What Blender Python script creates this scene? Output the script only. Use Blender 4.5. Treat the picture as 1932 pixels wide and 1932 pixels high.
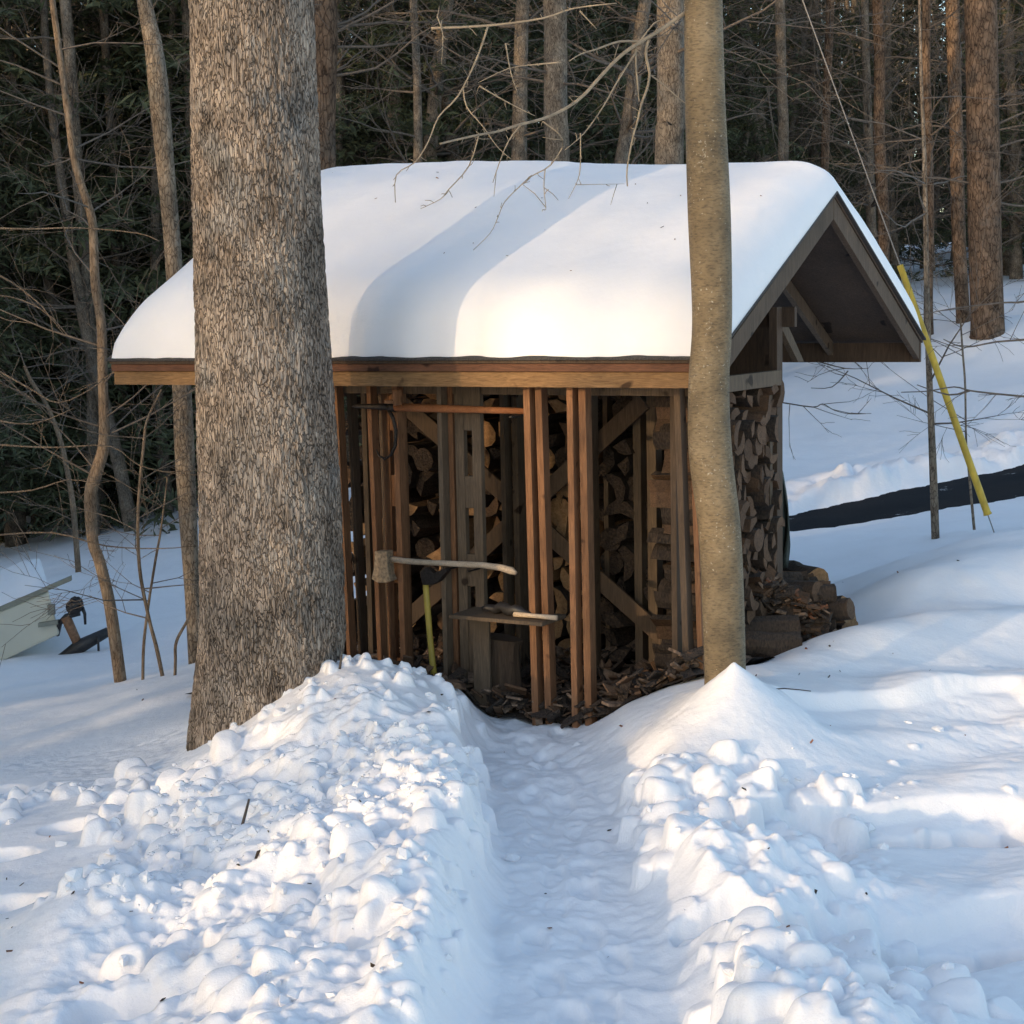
import bpy, bmesh, math, random
import numpy as np
from mathutils import Vector, Matrix

random.seed(7); rng = np.random.default_rng(7)
for o in list(bpy.data.objects): bpy.data.objects.remove(o)
SC = bpy.context.scene; COL = SC.collection

# ------------------------------------------------------------------ camera
FPX, PITCH, ROLL, H = 3200.0, 0.12, -0.0204, 2.35
fw = np.array([0, math.cos(PITCH), -math.sin(PITCH)])
up = np.array([0, math.sin(PITCH), math.cos(PITCH)])
rt = np.array([1., 0, 0])
rr = math.cos(ROLL)*rt + math.sin(ROLL)*up
uu = -math.sin(ROLL)*rt + math.cos(ROLL)*up
CAM = np.array([0, 0, H])
cd = bpy.data.cameras.new('camera'); cam = bpy.data.objects.new('camera', cd); COL.objects.link(cam)
cam.matrix_world = Matrix(((rr[0], uu[0], -fw[0], 0), (rr[1], uu[1], -fw[1], 0), (rr[2], uu[2], -fw[2], H), (0, 0, 0, 1)))
cd.sensor_width = 36; cd.lens = 36*FPX/1932; cd.clip_end = 1000; cd.clip_start = .05
SC.camera = cam

# ------------------------------------------------------------------ light
SUN_EL = math.radians(11.0); SUN_AZ = math.radians(46.0)      # sun stands behind the camera, to its left
sdir = Vector((math.sin(SUN_AZ)*math.cos(SUN_EL), math.cos(SUN_AZ)*math.cos(SUN_EL), -math.sin(SUN_EL)))
W = bpy.data.worlds.new('World'); SC.world = W; W.use_nodes = True
nt = W.node_tree; nt.nodes.clear()
sky = nt.nodes.new('ShaderNodeTexSky'); sky.sky_type = 'NISHITA'; sky.sun_disc = False
sky.sun_elevation = SUN_EL; sky.sun_rotation = math.atan2(-sdir.x, -sdir.y); sky.air_density = 1.0; sky.dust_density = 1.3; sky.ozone_density = 1.4
bg = nt.nodes.new('ShaderNodeBackground'); bg.inputs[1].default_value = 0.15
wo = nt.nodes.new('ShaderNodeOutputWorld'); nt.links.new(sky.outputs[0], bg.inputs[0]); nt.links.new(bg.outputs[0], wo.inputs[0])
sl = bpy.data.lights.new('sun', 'SUN'); sl.energy = 2.0; sl.angle = math.radians(.8); sl.color = (1, .73, .43)
so = bpy.data.objects.new('sun', sl); COL.objects.link(so)
so.rotation_euler = sdir.to_track_quat('-Z', 'Y').to_euler()
SC.view_settings.view_transform = 'Standard'; SC.view_settings.look = 'None'
SC.view_settings.exposure = 1.42; SC.view_settings.gamma = 1

# ------------------------------------------------------------------ helpers
def at(x, y, Y):                      # photo point (1932 px wide) at world distance Y -> world point
    d = fw + rr*(x-966)/FPX - uu*(y-966)/FPX
    return CAM + d*Y/d[1]
def tag(o, label=None, cat=None, group=None, kind=None):
    if label: o['label'] = label
    if cat: o['category'] = cat
    if group: o['group'] = group
    if kind: o['kind'] = kind
    return o
def empty(name, loc=(0, 0, 0), parent=None):
    o = bpy.data.objects.new(name, None); COL.objects.link(o); o.location = loc
    if parent: o.parent = parent
    o.empty_display_size = .1
    return o
def mesh_from(name, V, F, mats, mi=None, smooth=True):
    me = bpy.data.meshes.new(name)
    V = np.asarray(V, dtype=np.float32)
    if isinstance(F, np.ndarray):
        n, k = F.shape
        me.vertices.add(len(V)); me.vertices.foreach_set('co', V.ravel())
        me.loops.add(n*k); me.loops.foreach_set('vertex_index', F.astype(np.int32).ravel())
        me.polygons.add(n); me.polygons.foreach_set('loop_start', np.arange(0, n*k, k, dtype=np.int32))
        me.update(calc_edges=True)
    else:
        me.from_pydata([tuple(v) for v in V.tolist()], [], F); me.update()
    for m in mats: me.materials.append(m)
    if mi is not None: me.polygons.foreach_set('material_index', np.asarray(mi, dtype=np.int32))
    me.polygons.foreach_set('use_smooth', np.full(len(me.polygons), smooth))
    return me
def obj(name, me, parent=None, loc=None):
    o = bpy.data.objects.new(name, me); COL.objects.link(o)
    if parent: o.parent = parent
    if loc is not None: o.location = loc
    return o
TF = {}
class MB:
    """collects boxes, tubes, lathes; build() links ONE mesh object"""
    def __init__(s): s.V = []; s.F = []; s.M = []; s.n = 0
    def add(s, V, F, m=0):
        n = s.n; s.V.append(np.asarray(V, float)); s.F.extend([tuple([i+n for i in f]) for f in F]); s.M.extend([m]*len(F)); s.n += len(V)
    def box(s, c, ax, ay, az, m=0, jit=0):   # centre and three half-axis vectors
        c, ax, ay, az = (np.array(v, float) for v in (c, ax, ay, az)); V = []
        for i in (-1, 1):
            for j in (-1, 1):
                for k in (-1, 1): V.append(c+ax*i+ay*j+az*k + (rng.normal(0, jit, 3) if jit else 0))
        s.add(V, [(0, 1, 3, 2), (4, 6, 7, 5), (0, 4, 5, 1), (2, 3, 7, 6), (0, 2, 6, 4), (1, 5, 7, 3)], m)
    def tube(s, P, R, n=8, m=0, cap=True, rough=0):
        P = np.array(P, float); K = len(P); R = np.broadcast_to(np.array(R, float), (K,))
        T = np.empty_like(P); T[1:-1] = P[2:]-P[:-2]; T[0] = P[1]-P[0]; T[-1] = P[-1]-P[-2]
        T /= np.sqrt((T*T).sum(1))[:, None]+1e-9
        ref = np.array([0, 0, 1.]) if abs(T[0][2]) < .8 else np.array([1., 0, 0])
        u = np.cross(T, ref); u /= np.sqrt((u*u).sum(1))[:, None]+1e-9; v = np.cross(T, u)
        a = 2*math.pi*np.arange(n)/n; q = R[:, None]*(1+(rng.normal(0, rough, (K, n)) if rough else 0))
        V = P[:, None]+(u[:, None]*np.cos(a)[None, :, None]+v[:, None]*np.sin(a)[None, :, None])*(q*np.ones((K, n)))[..., None]
        key = (K, n, cap)
        if key not in TF:
            F = [(i*n+k, i*n+(k+1) % n, (i+1)*n+(k+1) % n, (i+1)*n+k) for i in range(K-1) for k in range(n)]
            if cap: F += [tuple(range(n))[::-1], tuple((K-1)*n+k for k in range(n))]
            TF[key] = F
        s.add(V.reshape(-1, 3), TF[key], m)
    def prism(s, poly, off, m=0):      # closed polygon (3-D points) extruded by the vector off
        n = len(poly); poly = [np.array(p, float) for p in poly]; off = np.array(off, float)
        V = poly+[p+off for p in poly]
        s.add(V, [tuple(range(n))[::-1], tuple(range(n, 2*n))]+[(i, (i+1) % n, n+(i+1) % n, n+i) for i in range(n)], m)
    def build(s, name, mats, parent=None, smooth=False, bevel=0, loc=None):
        if not isinstance(mats, (list, tuple)): mats = [mats]
        V = np.concatenate(s.V)
        if loc is not None: V = V-np.array(loc)
        me = mesh_from(name, V, s.F, mats, s.M, smooth)
        b = bmesh.new(); b.from_mesh(me); bmesh.ops.recalc_face_normals(b, faces=b.faces); b.to_mesh(me); b.free()
        o = obj(name, me, parent, loc)
        if bevel:
            md = o.modifiers.new('b', 'BEVEL'); md.width = bevel; md.segments = 2; md.limit_method = 'ANGLE'
        return o

# ------------------------------------------------------------------ materials
def newmat(name):
    m = bpy.data.materials.new(name); m.use_nodes = True; t = m.node_tree
    return m, t, t.nodes['Principled BSDF']
def nd(t, kind, **kw):
    n = t.nodes.new(kind)
    for k, v in kw.items():
        if k.startswith('i_'): n.inputs[k[2:].replace('_', ' ')].default_value = v
        else: setattr(n, k, v)
    return n
def ramp(t, fac, stops):
    r = t.nodes.new('ShaderNodeValToRGB'); e = r.color_ramp.elements
    while len(e) < len(stops): e.new(.5)
    for i, (p, c) in enumerate(stops): e[i].position = p; e[i].color = (*c, 1)
    t.links.new(fac, r.inputs[0]); return r
def mapped(t, scale, kind='Object', rnd=False):
    tc = t.nodes.new('ShaderNodeTexCoord'); mp = t.nodes.new('ShaderNodeMapping'); mp.inputs['Scale'].default_value = scale
    t.links.new(tc.outputs[kind], mp.inputs[0])
    if rnd:
        oi = t.nodes.new('ShaderNodeObjectInfo'); cb = t.nodes.new('ShaderNodeCombineXYZ'); ml = nd(t, 'ShaderNodeMath', operation='MULTIPLY'); ml.inputs[1].default_value = 37
        t.links.new(oi.outputs['Random'], ml.inputs[0]); t.links.new(ml.outputs[0], cb.inputs[0]); t.links.new(ml.outputs[0], cb.inputs[2]); t.links.new(cb.outputs[0], mp.inputs['Location'])
    return mp.outputs[0]
def bump(t, b, h, strength, dist):
    n = t.nodes.new('ShaderNodeBump'); n.inputs['Strength'].default_value = strength; n.inputs['Distance'].default_value = dist
    t.links.new(h, n.inputs['Height']); t.links.new(n.outputs[0], b.inputs['Normal']); return n
def noise(t, vec, scale, detail=5, rough=.55, dist=0):
    n = t.nodes.new('ShaderNodeTexNoise'); n.inputs['Scale'].default_value = scale; n.inputs['Detail'].default_value = detail
    n.inputs['Roughness'].default_value = rough; n.inputs['Distortion'].default_value = dist
    if vec is not None: t.links.new(vec, n.inputs['Vector'])
    return n.outputs['Fac']
def math2(t, op, a, b):
    n = nd(t, 'ShaderNodeMath', operation=op)
    for i, v in enumerate((a, b)):
        if isinstance(v, (int, float)): n.inputs[i].default_value = v
        else: t.links.new(v, n.inputs[i])
    return n.outputs[0]
def simple(name, col, rough=.6, sc=(6, 6, 6), var=.35, bs=.3, bd=.004, metal=0, rnd=False, nscale=4):
    m, t, b = newmat(name); v = mapped(t, sc, rnd=rnd); f = noise(t, v, nscale)
    c = np.array(col); r = ramp(t, f, [(.3, tuple(c*(1-var))), (.7, tuple(np.minimum(c*(1+var), 1)))])
    t.links.new(r.outputs[0], b.inputs['Base Color']); b.inputs['Roughness'].default_value = rough; b.inputs['Metallic'].default_value = metal
    bump(t, b, f, bs, bd); return m
def snow_mat(name, tint=(.9, .875, .872), crust=.42, dirt=0.):
    m, t, b = newmat(name); v = mapped(t, (1, 1, 1))
    f1 = noise(t, v, 9, 6, .6); f2 = noise(t, v, 120, 3, .7)
    h = math2(t, 'ADD', math2(t, 'MULTIPLY', f1, .8), math2(t, 'MULTIPLY', f2, .12))
    bump(t, b, h, crust, .03)
    c = np.array(tint); f3 = noise(t, v, 2.2, 6, .6)
    r = ramp(t, f3, [(.35, tuple(c*(.97-dirt))), (.6, tuple(c))]); t.links.new(r.outputs[0], b.inputs['Base Color'])
    b.inputs['Roughness'].default_value = .55; b.inputs['Specular IOR Level'].default_value = .3
    b.inputs['Subsurface Weight'].default_value = .2; b.inputs['Subsurface Radius'].default_value = (.04, .04, .045); b.inputs['Subsurface Scale'].default_value = .6
    return m
def wood_mat(name, c0, c1, sc=(14, 14, 1.2), rough=.75):
    m, t, b = newmat(name); v = mapped(t, sc, rnd=True)
    f = noise(t, v, 5, 7, .65, 1.2); v2 = mapped(t, (1, 1, 1), rnd=True); f2 = noise(t, v2, 2.3, 3); kn = noise(t, v2, 9, 1)
    r = ramp(t, f, [(.3, c0), (.68, c1)])
    oi = t.nodes.new('ShaderNodeObjectInfo')
    hs = t.nodes.new('ShaderNodeHueSaturation'); t.links.new(r.outputs[0], hs.inputs['Color'])
    vv = math2(t, 'ADD', math2(t, 'MULTIPLY', f2, 1.0), math2(t, 'MULTIPLY', oi.outputs['Random'], .45))
    t.links.new(math2(t, 'ADD', vv, .3), hs.inputs['Value'])
    k = ramp(t, kn, [(.70, (1, 1, 1)), (.76, (.25, .22, .2))]); mx = nd(t, 'ShaderNodeMixRGB', blend_type='MULTIPLY'); mx.inputs[0].default_value = 1
    t.links.new(hs.outputs[0], mx.inputs[1]); t.links.new(k.outputs[0], mx.inputs[2])
    t.links.new(mx.outputs[0], b.inputs['Base Color']); b.inputs['Roughness'].default_value = rough; b.inputs['Specular IOR Level'].default_value = .25
    bump(t, b, f, .5, .004); return m
def bark_mat(name, dark, mid, light, vs=34, stretch=.36, bd=.02, moss=None):
    m, t, b = newmat(name); tc = t.nodes.new('ShaderNodeTexCoord')
    mp = t.nodes.new('ShaderNodeMapping'); mp.inputs['Scale'].default_value = (1, 1, stretch); t.links.new(tc.outputs['Object'], mp.inputs[0])
    nz = t.nodes.new('ShaderNodeTexNoise'); nz.inputs['Scale'].default_value = 14; nz.inputs['Detail'].default_value = 4; t.links.new(mp.outputs[0], nz.inputs['Vector'])
    mx = nd(t, 'ShaderNodeMixRGB', blend_type='LINEAR_LIGHT'); mx.inputs[0].default_value = .045; t.links.new(mp.outputs[0], mx.inputs[1]); t.links.new(nz.outputs['Color'], mx.inputs[2])
    vo = nd(t, 'ShaderNodeTexVoronoi', feature='DISTANCE_TO_EDGE'); vo.inputs['Scale'].default_value = vs; t.links.new(mx.outputs[0], vo.inputs['Vector'])
    v1 = nd(t, 'ShaderNodeTexVoronoi', feature='F1'); v1.inputs['Scale'].default_value = vs; t.links.new(mx.outputs[0], v1.inputs['Vector'])
    f = noise(t, mp.outputs[0], 60, 5, .7)
    e = ramp(t, vo.outputs['Distance'], [(.0, (0, 0, 0)), (.12, (1, 1, 1))])
    mps = t.nodes.new('ShaderNodeMapping'); mps.inputs['Scale'].default_value = (1, 1, .12); t.links.new(tc.outputs['Object'], mps.inputs[0]); st = noise(t, mps.outputs[0], 55, 4, .7)
    hgt = math2(t, 'ADD', math2(t, 'MULTIPLY', e.outputs[0], .34), math2(t, 'ADD', math2(t, 'MULTIPLY', f, .4), math2(t, 'MULTIPLY', st, .45)))
    pat = noise(t, tc.outputs['Object'], 4.5, 5, .65); hgt2 = math2(t, 'ADD', hgt, math2(t, 'MULTIPLY', math2(t, 'SUBTRACT', pat, .5), .9))
    r = ramp(t, hgt2, [(.3, dark), (.62, mid), (.95, light)])
    big = noise(t, tc.outputs['Object'], 1.7, 5, .6); sat = nd(t, 'ShaderNodeMixRGB', blend_type='MULTIPLY'); sat.inputs[0].default_value = .8
    br = ramp(t, big, [(.3, (.42, .4, .37)), (.43, (.9, .84, .78)), (.54, (1.15, 1.02, .9)), (.62, (.8, .82, .84)), (.72, (.6, .66, .7))])
    t.links.new(r.outputs[0], sat.inputs[1]); t.links.new(br.outputs[0], sat.inputs[2])
    cell = nd(t, 'ShaderNodeMixRGB', blend_type='OVERLAY'); cell.inputs[0].default_value = .22
    t.links.new(sat.outputs[0], cell.inputs[1]); bw = t.nodes.new('ShaderNodeRGBToBW'); t.links.new(v1.outputs['Color'], bw.inputs[0]); t.links.new(bw.outputs[0], cell.inputs[2])
    t.links.new(cell.outputs[0], b.inputs['Base Color']); b.inputs['Roughness'].default_value = .9; b.inputs['Specular IOR Level'].default_value = .1
    bump(t, b, hgt, 1.0, bd); return m

M = {}
M['snow'] = snow_mat('snow')
M['roofsnow'] = snow_mat('roof_snow', crust=.16)
M['oak'] = bark_mat('oak_bark', (.055, .046, .038), (.235, .198, .165), (.5, .445, .385), vs=76, stretch=.19, bd=.035)
M['stickbark'] = simple('stick', (.06, .045, .035))
M['pine'] = bark_mat('pine_bark', (.03, .022, .017), (.12, .085, .062), (.21, .155, .115), vs=16, bd=.03)
M['greybark'] = bark_mat('grey_bark', (.045, .037, .03), (.15, .125, .1), (.28, .245, .2), vs=40, bd=.01)
M['sapbark'] = bark_mat('sapling_bark', (.06, .045, .033), (.17, .13, .095), (.26, .21, .16), vs=60, stretch=.2, bd=.004)
M['twig'] = simple('twig', (.13, .1, .075), .8, var=.4)
M['twigpale'] = simple('beech_twig', (.3, .23, .15), .7, var=.3)
def beech():
    m, t, b = newmat('beech_bark'); v = mapped(t, (1, 1, 1)); v2 = mapped(t, (1, 1, 3.5))
    f = noise(t, v, 5, 6, .65); f2 = noise(t, v2, 38, 4, .6); f3 = noise(t, v, 70, 2, .5)
    r = ramp(t, f, [(.3, (.1, .075, .042)), (.48, (.2, .145, .078)), (.7, (.27, .205, .12))])
    f4 = noise(t, v, 3.1, 3, .6); s = ramp(t, math2(t, 'ADD', f3, math2(t, 'MULTIPLY', f4, .5)), [(.93, (0, 0, 0)), (1.0, (1, 1, 1))]); mx = nd(t, 'ShaderNodeMixRGB'); t.links.new(s.outputs[0], mx.inputs[0])
    t.links.new(r.outputs[0], mx.inputs[1]); mx.inputs[2].default_value = (.42, .37, .28, 1)
    d = ramp(t, f2, [(.35, (.5, .5, .5)), (.52, (1, 1, 1))]); m2 = nd(t, 'ShaderNodeMixRGB', blend_type='MULTIPLY'); m2.inputs[0].default_value = .9
    t.links.new(mx.outputs[0], m2.inputs[1]); t.links.new(d.outputs[0], m2.inputs[2]); t.links.new(m2.outputs[0], b.inputs['Base Color'])
    b.inputs['Roughness'].default_value = .7; bump(t, b, math2(t, 'ADD', f2, f), .8, .015); return m
M['beech'] = beech()
M['wood'] = wood_mat('stained_lumber', (.125, .057, .027), (.27, .132, .064))
M['woodh'] = wood_mat('fascia_lumber', (.13, .07, .03), (.3, .17, .075), sc=(2, 2, 22))
M['woodr'] = wood_mat('upper_fascia', (.08, .036, .02), (.18, .08, .045), sc=(2, 2, 22))
M['greywood'] = wood_mat('weathered_shade_lumber', (.07, .05, .034), (.15, .105, .068))  # weathered boards; on dim uprights its dark tone stands in for shade
M['browngrey'] = wood_mat('brown_lumber', (.06, .04, .026), (.12, .08, .052))
M['darkwood'] = wood_mat('dark_sheathing', (.05, .032, .022), (.1, .065, .042))
M['shingle'] = simple('shingle', (.05, .045, .042), .9, (30, 30, 30), .5)
M['cut'] = wood_mat('split_wood', (.2, .105, .048), (.42, .245, .12), sc=(9, 9, 9), rough=.8)
M['cutdark'] = wood_mat('aged_split_wood', (.065, .036, .021), (.155, .09, .052), sc=(12, 12, 12), rough=.85)
M['logbark'] = simple('log_bark', (.05, .033, .022), .95, (30, 12, 12), .6, .8, .01, rnd=True)
M['debris'] = simple('bark_debris_log_shade', (.055, .036, .024), .95, (20, 20, 20), .7, 1, .02)
M['chip'] = simple('wood_chip', (.2, .13, .085), .9, (9, 9, 9), .6, rnd=True)
M['leaf'] = simple('dead_leaf', (.2, .075, .03), .8, (9, 9, 9), .4, rnd=True)
M['iron'] = simple('iron', (.035, .028, .024), .55, (20, 20, 20), .5, .4, .003, .6)
M['axehead'] = simple('axe_steel', (.3, .22, .14), .6, (14, 14, 14), .5, .4, .002, .3)
M['handle'] = wood_mat('pale_handle', (.28, .2, .14), (.52, .42, .31), sc=(4, 30, 30))
M['orange'] = wood_mat('orange_handle', (.3, .1, .035), (.5, .2, .08), sc=(4, 30, 30))
M['yellow'] = simple('yellow_plastic', (.5, .34, .04), .6, (4, 4, 2), .3, .1)
M['yellowh'] = simple('yellow_handle', (.42, .3, .05), .5, (3, 3, 3), .12, .05)
M['asphalt'] = None
def asphalt():
    m, t, b = newmat('wet_asphalt'); v = mapped(t, (.4, 1.6, 1)); f = noise(t, v, 2.6, 7, .7)
    v2 = mapped(t, (1, 1, 1)); g = noise(t, v2, 90, 2)
    r = ramp(t, g, [(.3, (.008, .0095, .012)), (.7, (.02, .022, .025))]); s = ramp(t, f, [(.635, (0, 0, 0)), (.66, (1, 1, 1))])
    mx = nd(t, 'ShaderNodeMixRGB'); t.links.new(s.outputs[0], mx.inputs[0]); t.links.new(r.outputs[0], mx.inputs[1]); mx.inputs[2].default_value = (.7, .72, .75, 1)
    t.links.new(mx.outputs[0], b.inputs['Base Color']); b.inputs['Roughness'].default_value = .9; b.inputs['Specular IOR Level'].default_value = .08; bump(t, b, g, .4, .01); return m
M['asphalt'] = asphalt()
M['needles'] = simple('hemlock_needles', (.062, .07, .03), .7, (1.5, 1.5, 1.5), .55, 0, 0, rnd=True)
M['farwood'] = simple('far_wood', (.12, .1, .07), .9, (.6, .6, .6), .5, 0, 0)
M['trailer'] = simple('pale_trailer_paint', (.52, .51, .42), .5, (1, 1, 1), .06, .05)
M['rail'] = simple('grey_rail', (.2, .2, .16), .6, (2, 2, 2), .2)
M['black'] = simple('black_steel', (.02, .018, .018), .5, (9, 9, 9), .4, .2)
M['rust'] = simple('rusty_tube', (.2, .1, .05), .7, (9, 9, 9), .4, .2)
M['wire'] = simple('steel_wire', (.22, .2, .18), .5, (9, 9, 9), .1, 0)
M['tarp'] = simple('dark_tarp', (.03, .04, .034), .6, (6, 6, 2), .4, .8, .03)

# ------------------------------------------------------------------ terrain
YAW = .5252
A = np.array([-math.cos(YAW), math.sin(YAW), 0]); D = np.array([math.sin(YAW), math.cos(YAW), 0]); Z = np.array([0, 0, 1.])
O = np.array([1.046, 8.618, 0]); EZ = H-.4296; FH = .1445; SW = 4.07; SD = 3.576; RISE = .9145
def sh(s, t, z): return O+A*s+D*t+Z*z
def onplane(x, y, t):                 # photo point on the shed's plane t = const -> (s, z)
    q = fw + rr*(x-966)/FPX - uu*(y-966)/FPX
    k = (((O+D*t)-CAM)@D)/(q@D); P = CAM+q*k
    return (P-O)@A, P[2]
pix = [  # x, y, Y : snow surface seen in the photo, with its distance
 (215,1290,13),(225,1290,13),(370,1255,13),(0,1260,15.5),(100,1270,15),(0,1310,13),(0,1180,18),(300,1160,18),(340,1000,26),(0,1030,30),(150,990,31),(330,930,33),
 (0,1390,10.5),(200,1365,10.3),(0,1500,8.6),(180,1500,8.3),(0,1700,6.8),(250,1640,7.0),(0,1932,5.5),(200,1870,5.6),
 (385,1400,8.75),(640,1250,8.75),(560,1330,8.35),(740,1252,9.1),(820,1278,9.1),(900,1312,8.95),(960,1345,8.85),
 (1200,1335,8.75),(1280,1300,8.7),(1180,1420,8.2),(1330,1400,7.9),(1550,1400,8.0),
 (1480,1245,9.3),(1560,1195,9.8),(1700,1110,10.8),(1800,1060,11.3),(1932,1000,12),(1932,1100,11),(1932,1250,9.4),(1932,1400,8.2),(1932,1600,6.9),(1932,1932,5.2),(1400,1600,6.9),(1600,1750,6.0),
 (1500,1085,13.5),(1765,1012,14),(1855,1000,14),(1480,1008,16.8),(1932,938,18),(1700,975,17.2),(1480,962,19),(1932,860,21),(1480,905,20.5),(1700,870,21.5),(1932,800,23),
 (1480,780,26),(1932,700,28),(1480,690,33),(1700,650,33),(1855,600,31),(1932,585,34),(1740,575,36)]
cp = [at(*p) for p in pix]
cp += [np.array(p, float) for p in [(-.6,5.2,.33),(-.6,6.5,.33),(-.8,7.6,.36),(.9,5.2,.3),(1,6.5,.3),(.2,3.5,.3),(-2,3.5,.3),(2.5,3.5,.3),(.8,7.5,.26),
 (.2,9.6,.02),(-.8,10.2,.02),(-2,10.8,-.05),(1.2,9.9,.1),(.4,11,.05),(1.8,11,.15),(3,13,.3),(0,16,0),(0,22,.2),(0,30,.5),(0,45,1.5),(-12,45,-1.2),(12,45,3.),(0,70,3),(-25,70,0),(25,70,5),
 (-20,20,-2),(-30,40,-2),(25,25,2.2),(35,45,4),(0,-5,.6),(0,-20,1.5),(-25,-20,1.5),(25,-15,1.5),(-10,5,.1),(12,8,.9),(-60,-60,1),(60,-60,1),(-60,60,-1),(60,70,5),(-60,120,0),(60,120,6),(0,120,5),(0,150,6)]]
cp = np.array(cp)
def tps_fit(P, lam=.02):
    n = len(P); S = 1.0; d = np.linalg.norm(P[:, None, :2]-P[None, :, :2], axis=2)
    K = np.sqrt(d*d+.35)       # linear kernel: stays calm far from the points
    Am = np.zeros((n+3, n+3)); Am[:n, :n] = K - np.eye(n)*lam; Am[:n, n] = 1; Am[:n, n+1:] = P[:, :2]; Am[n, :n] = 1; Am[n+1:, :n] = P[:, :2].T
    return np.linalg.solve(Am, np.concatenate([P[:, 2], np.zeros(3)]))
tw = tps_fit(cp)
def tps(X, Y):
    n = len(cp); out = tw[n]+tw[n+1]*X+tw[n+2]*Y
    for i in range(n): out = out + tw[i]*np.sqrt((X-cp[i, 0])**2+(Y-cp[i, 1])**2+.35)
    return out
GC = {}
def vnoise(X, Y, s, seed):            # smooth value noise
    if seed not in GC: GC[seed] = np.random.default_rng(seed).random((256, 256))
    G = GC[seed]; x = X*s+1000; y = Y*s+1000
    xi = np.floor(x).astype(int); yi = np.floor(y).astype(int); fx = x-xi; fy = y-yi; fx = fx*fx*(3-2*fx); fy = fy*fy*(3-2*fy)
    g = lambda a, b: G[a % 256, b % 256]
    return (g(xi, yi)*(1-fx)+g(xi+1, yi)*fx)*(1-fy)+(g(xi, yi+1)*(1-fx)+g(xi+1, yi+1)*fx)*fy-.5
def fbm(X, Y, s, seed, o=4, g=.5):
    return sum(vnoise(X*math.cos(k)+Y*math.sin(k), -X*math.sin(k)+Y*math.cos(k), s*2**k, seed+k)*g**k for k in range(o))
def sstep(a, b, x): t = np.clip((x-a)/(b-a), 0, 1); return t*t*(3-2*t)
def seg(X, Y, p, q):                  # distance to a segment and the position along it
    px_, py_ = p; dx, dy = q[0]-p[0], q[1]-p[1]; t = np.clip(((X-px_)*dx+(Y-py_)*dy)/(dx*dx+dy*dy), 0, 1)
    return np.hypot(X-px_-t*dx, Y-py_-t*dy), t
pathL = np.array([(3, -.2), (5.3, -.18), (6.4, -.12), (8.0, -.17), (8.6, -.22), (9.0, -.12), (9.6, -.15)])
pathR = np.array([(3, .6), (5.3, .56), (6.6, .50), (7.4, .50), (8.0, .40), (8.5, .33), (8.9, .34), (9.6, .5)])
road_near = [at(1300,1040,16.3), at(1480,1008,16.8), at(1700,975,17.2), at(1932,938,18), at(2300,880,19.5)]
road_far = [at(1300,1000,18.2), at(1480,962,19), at(1700,912,19.9), at(1932,860,21), at(2300,780,23)]
rn = np.array(road_near); rf = np.array(road_far)
def road_mask(X, Y):
    a = np.interp(X, rn[:, 0], rn[:, 1]); b = np.interp(X, rf[:, 0], rf[:, 1])
    a = a + .12*fbm(X, Y, 1.5, 71); b = b + .2*fbm(X, Y, 1.2, 75)
    return sstep(-.05, .08, Y-a)*sstep(-.05, .08, b-Y)*sstep(2.0, 3.4, X), a, b
def mound(X, Y, c, h, r, p=1.0): d = np.hypot(X-c[0], Y-c[1]); return h*np.exp(-(d/r)**p)
def base(X, Y):
    z = tps(X, Y)
    c1 = at(1385, 1250, 8.05); z = z+mound(X, Y, c1, .0, .3)
    z = z + .05*fbm(X, Y, .9, 3)*sstep(3, 6, Y)
    z = z + .35*fbm(X, Y, .12, 9)*sstep(20, 45, Y)
    return z
B1 = base(*[np.array([v]) for v in at(1385, 1250, 8.05)[:2]])[0]
CONE = at(1385, 1250, 8.05); CONEH = CONE[2]-B1
B2 = base(np.array([-.93]), np.array([8.5]))[0]
clods = []
def add_clods(n, x0, x1, y0, y1, r0, r1, dens=None, pw=2.2):
    k = 0
    while k < n:
        x, y = rng.uniform(x0, x1), rng.uniform(y0, y1)
        l = np.interp(y, pathL[:, 0], pathL[:, 1]); r = np.interp(y, pathR[:, 0], pathR[:, 1])
        if l-.02 < x < r+.02 and rng.random() > .03: continue
        if dens is not None and rng.random() > dens(x, y): continue
        rad = r0+(r1-r0)*rng.random()**pw*1.0; clods.append((x, y, rad)); k += 1
def dL(x, y):   # rubble thrown out on the left bank
    n = vnoise(np.array([x]), np.array([y]), 1.6, 5)[0]
    if y > 7.75+.25*n and x < -.22: return 0
    edge = -1.75+.9*max(0, (6.6-y))*.55
    return (1 if n > -.12 else .15)*float(x > edge+.3*n*2)
def dR(x, y):
    n = vnoise(np.array([x]), np.array([y]), 2.0, 15)[0]
    return (1 if n > -.1 else .1)*float(x < 1.25+.35*n*2 and y < 7.6)
add_clods(1500, -2.0, -.1, 4.6, 8.35, .012, .085, dL, 2.4)
add_clods(500, -.9, -.1, 4.6, 8.5, .012, .055, dL)
add_clods(420, .45, 1.9, 4.6, 7.7, .015, .11, dR, 2.6)
add_clods(150, -1.6, .35, 8.2, 9.0, .015, .055)
add_clods(260, -3.3, -1.4, 6.2, 8.9, .015, .1, lambda x, y: float(vnoise(np.array([x]), np.array([y]), 1.3, 25)[0] > -.05))
add_clods(60, 1.0, 3, 4.7, 8.6, .01, .04, lambda x, y: float(vnoise(np.array([x]), np.array([y]), 1.5, 35)[0] > .15))
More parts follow.
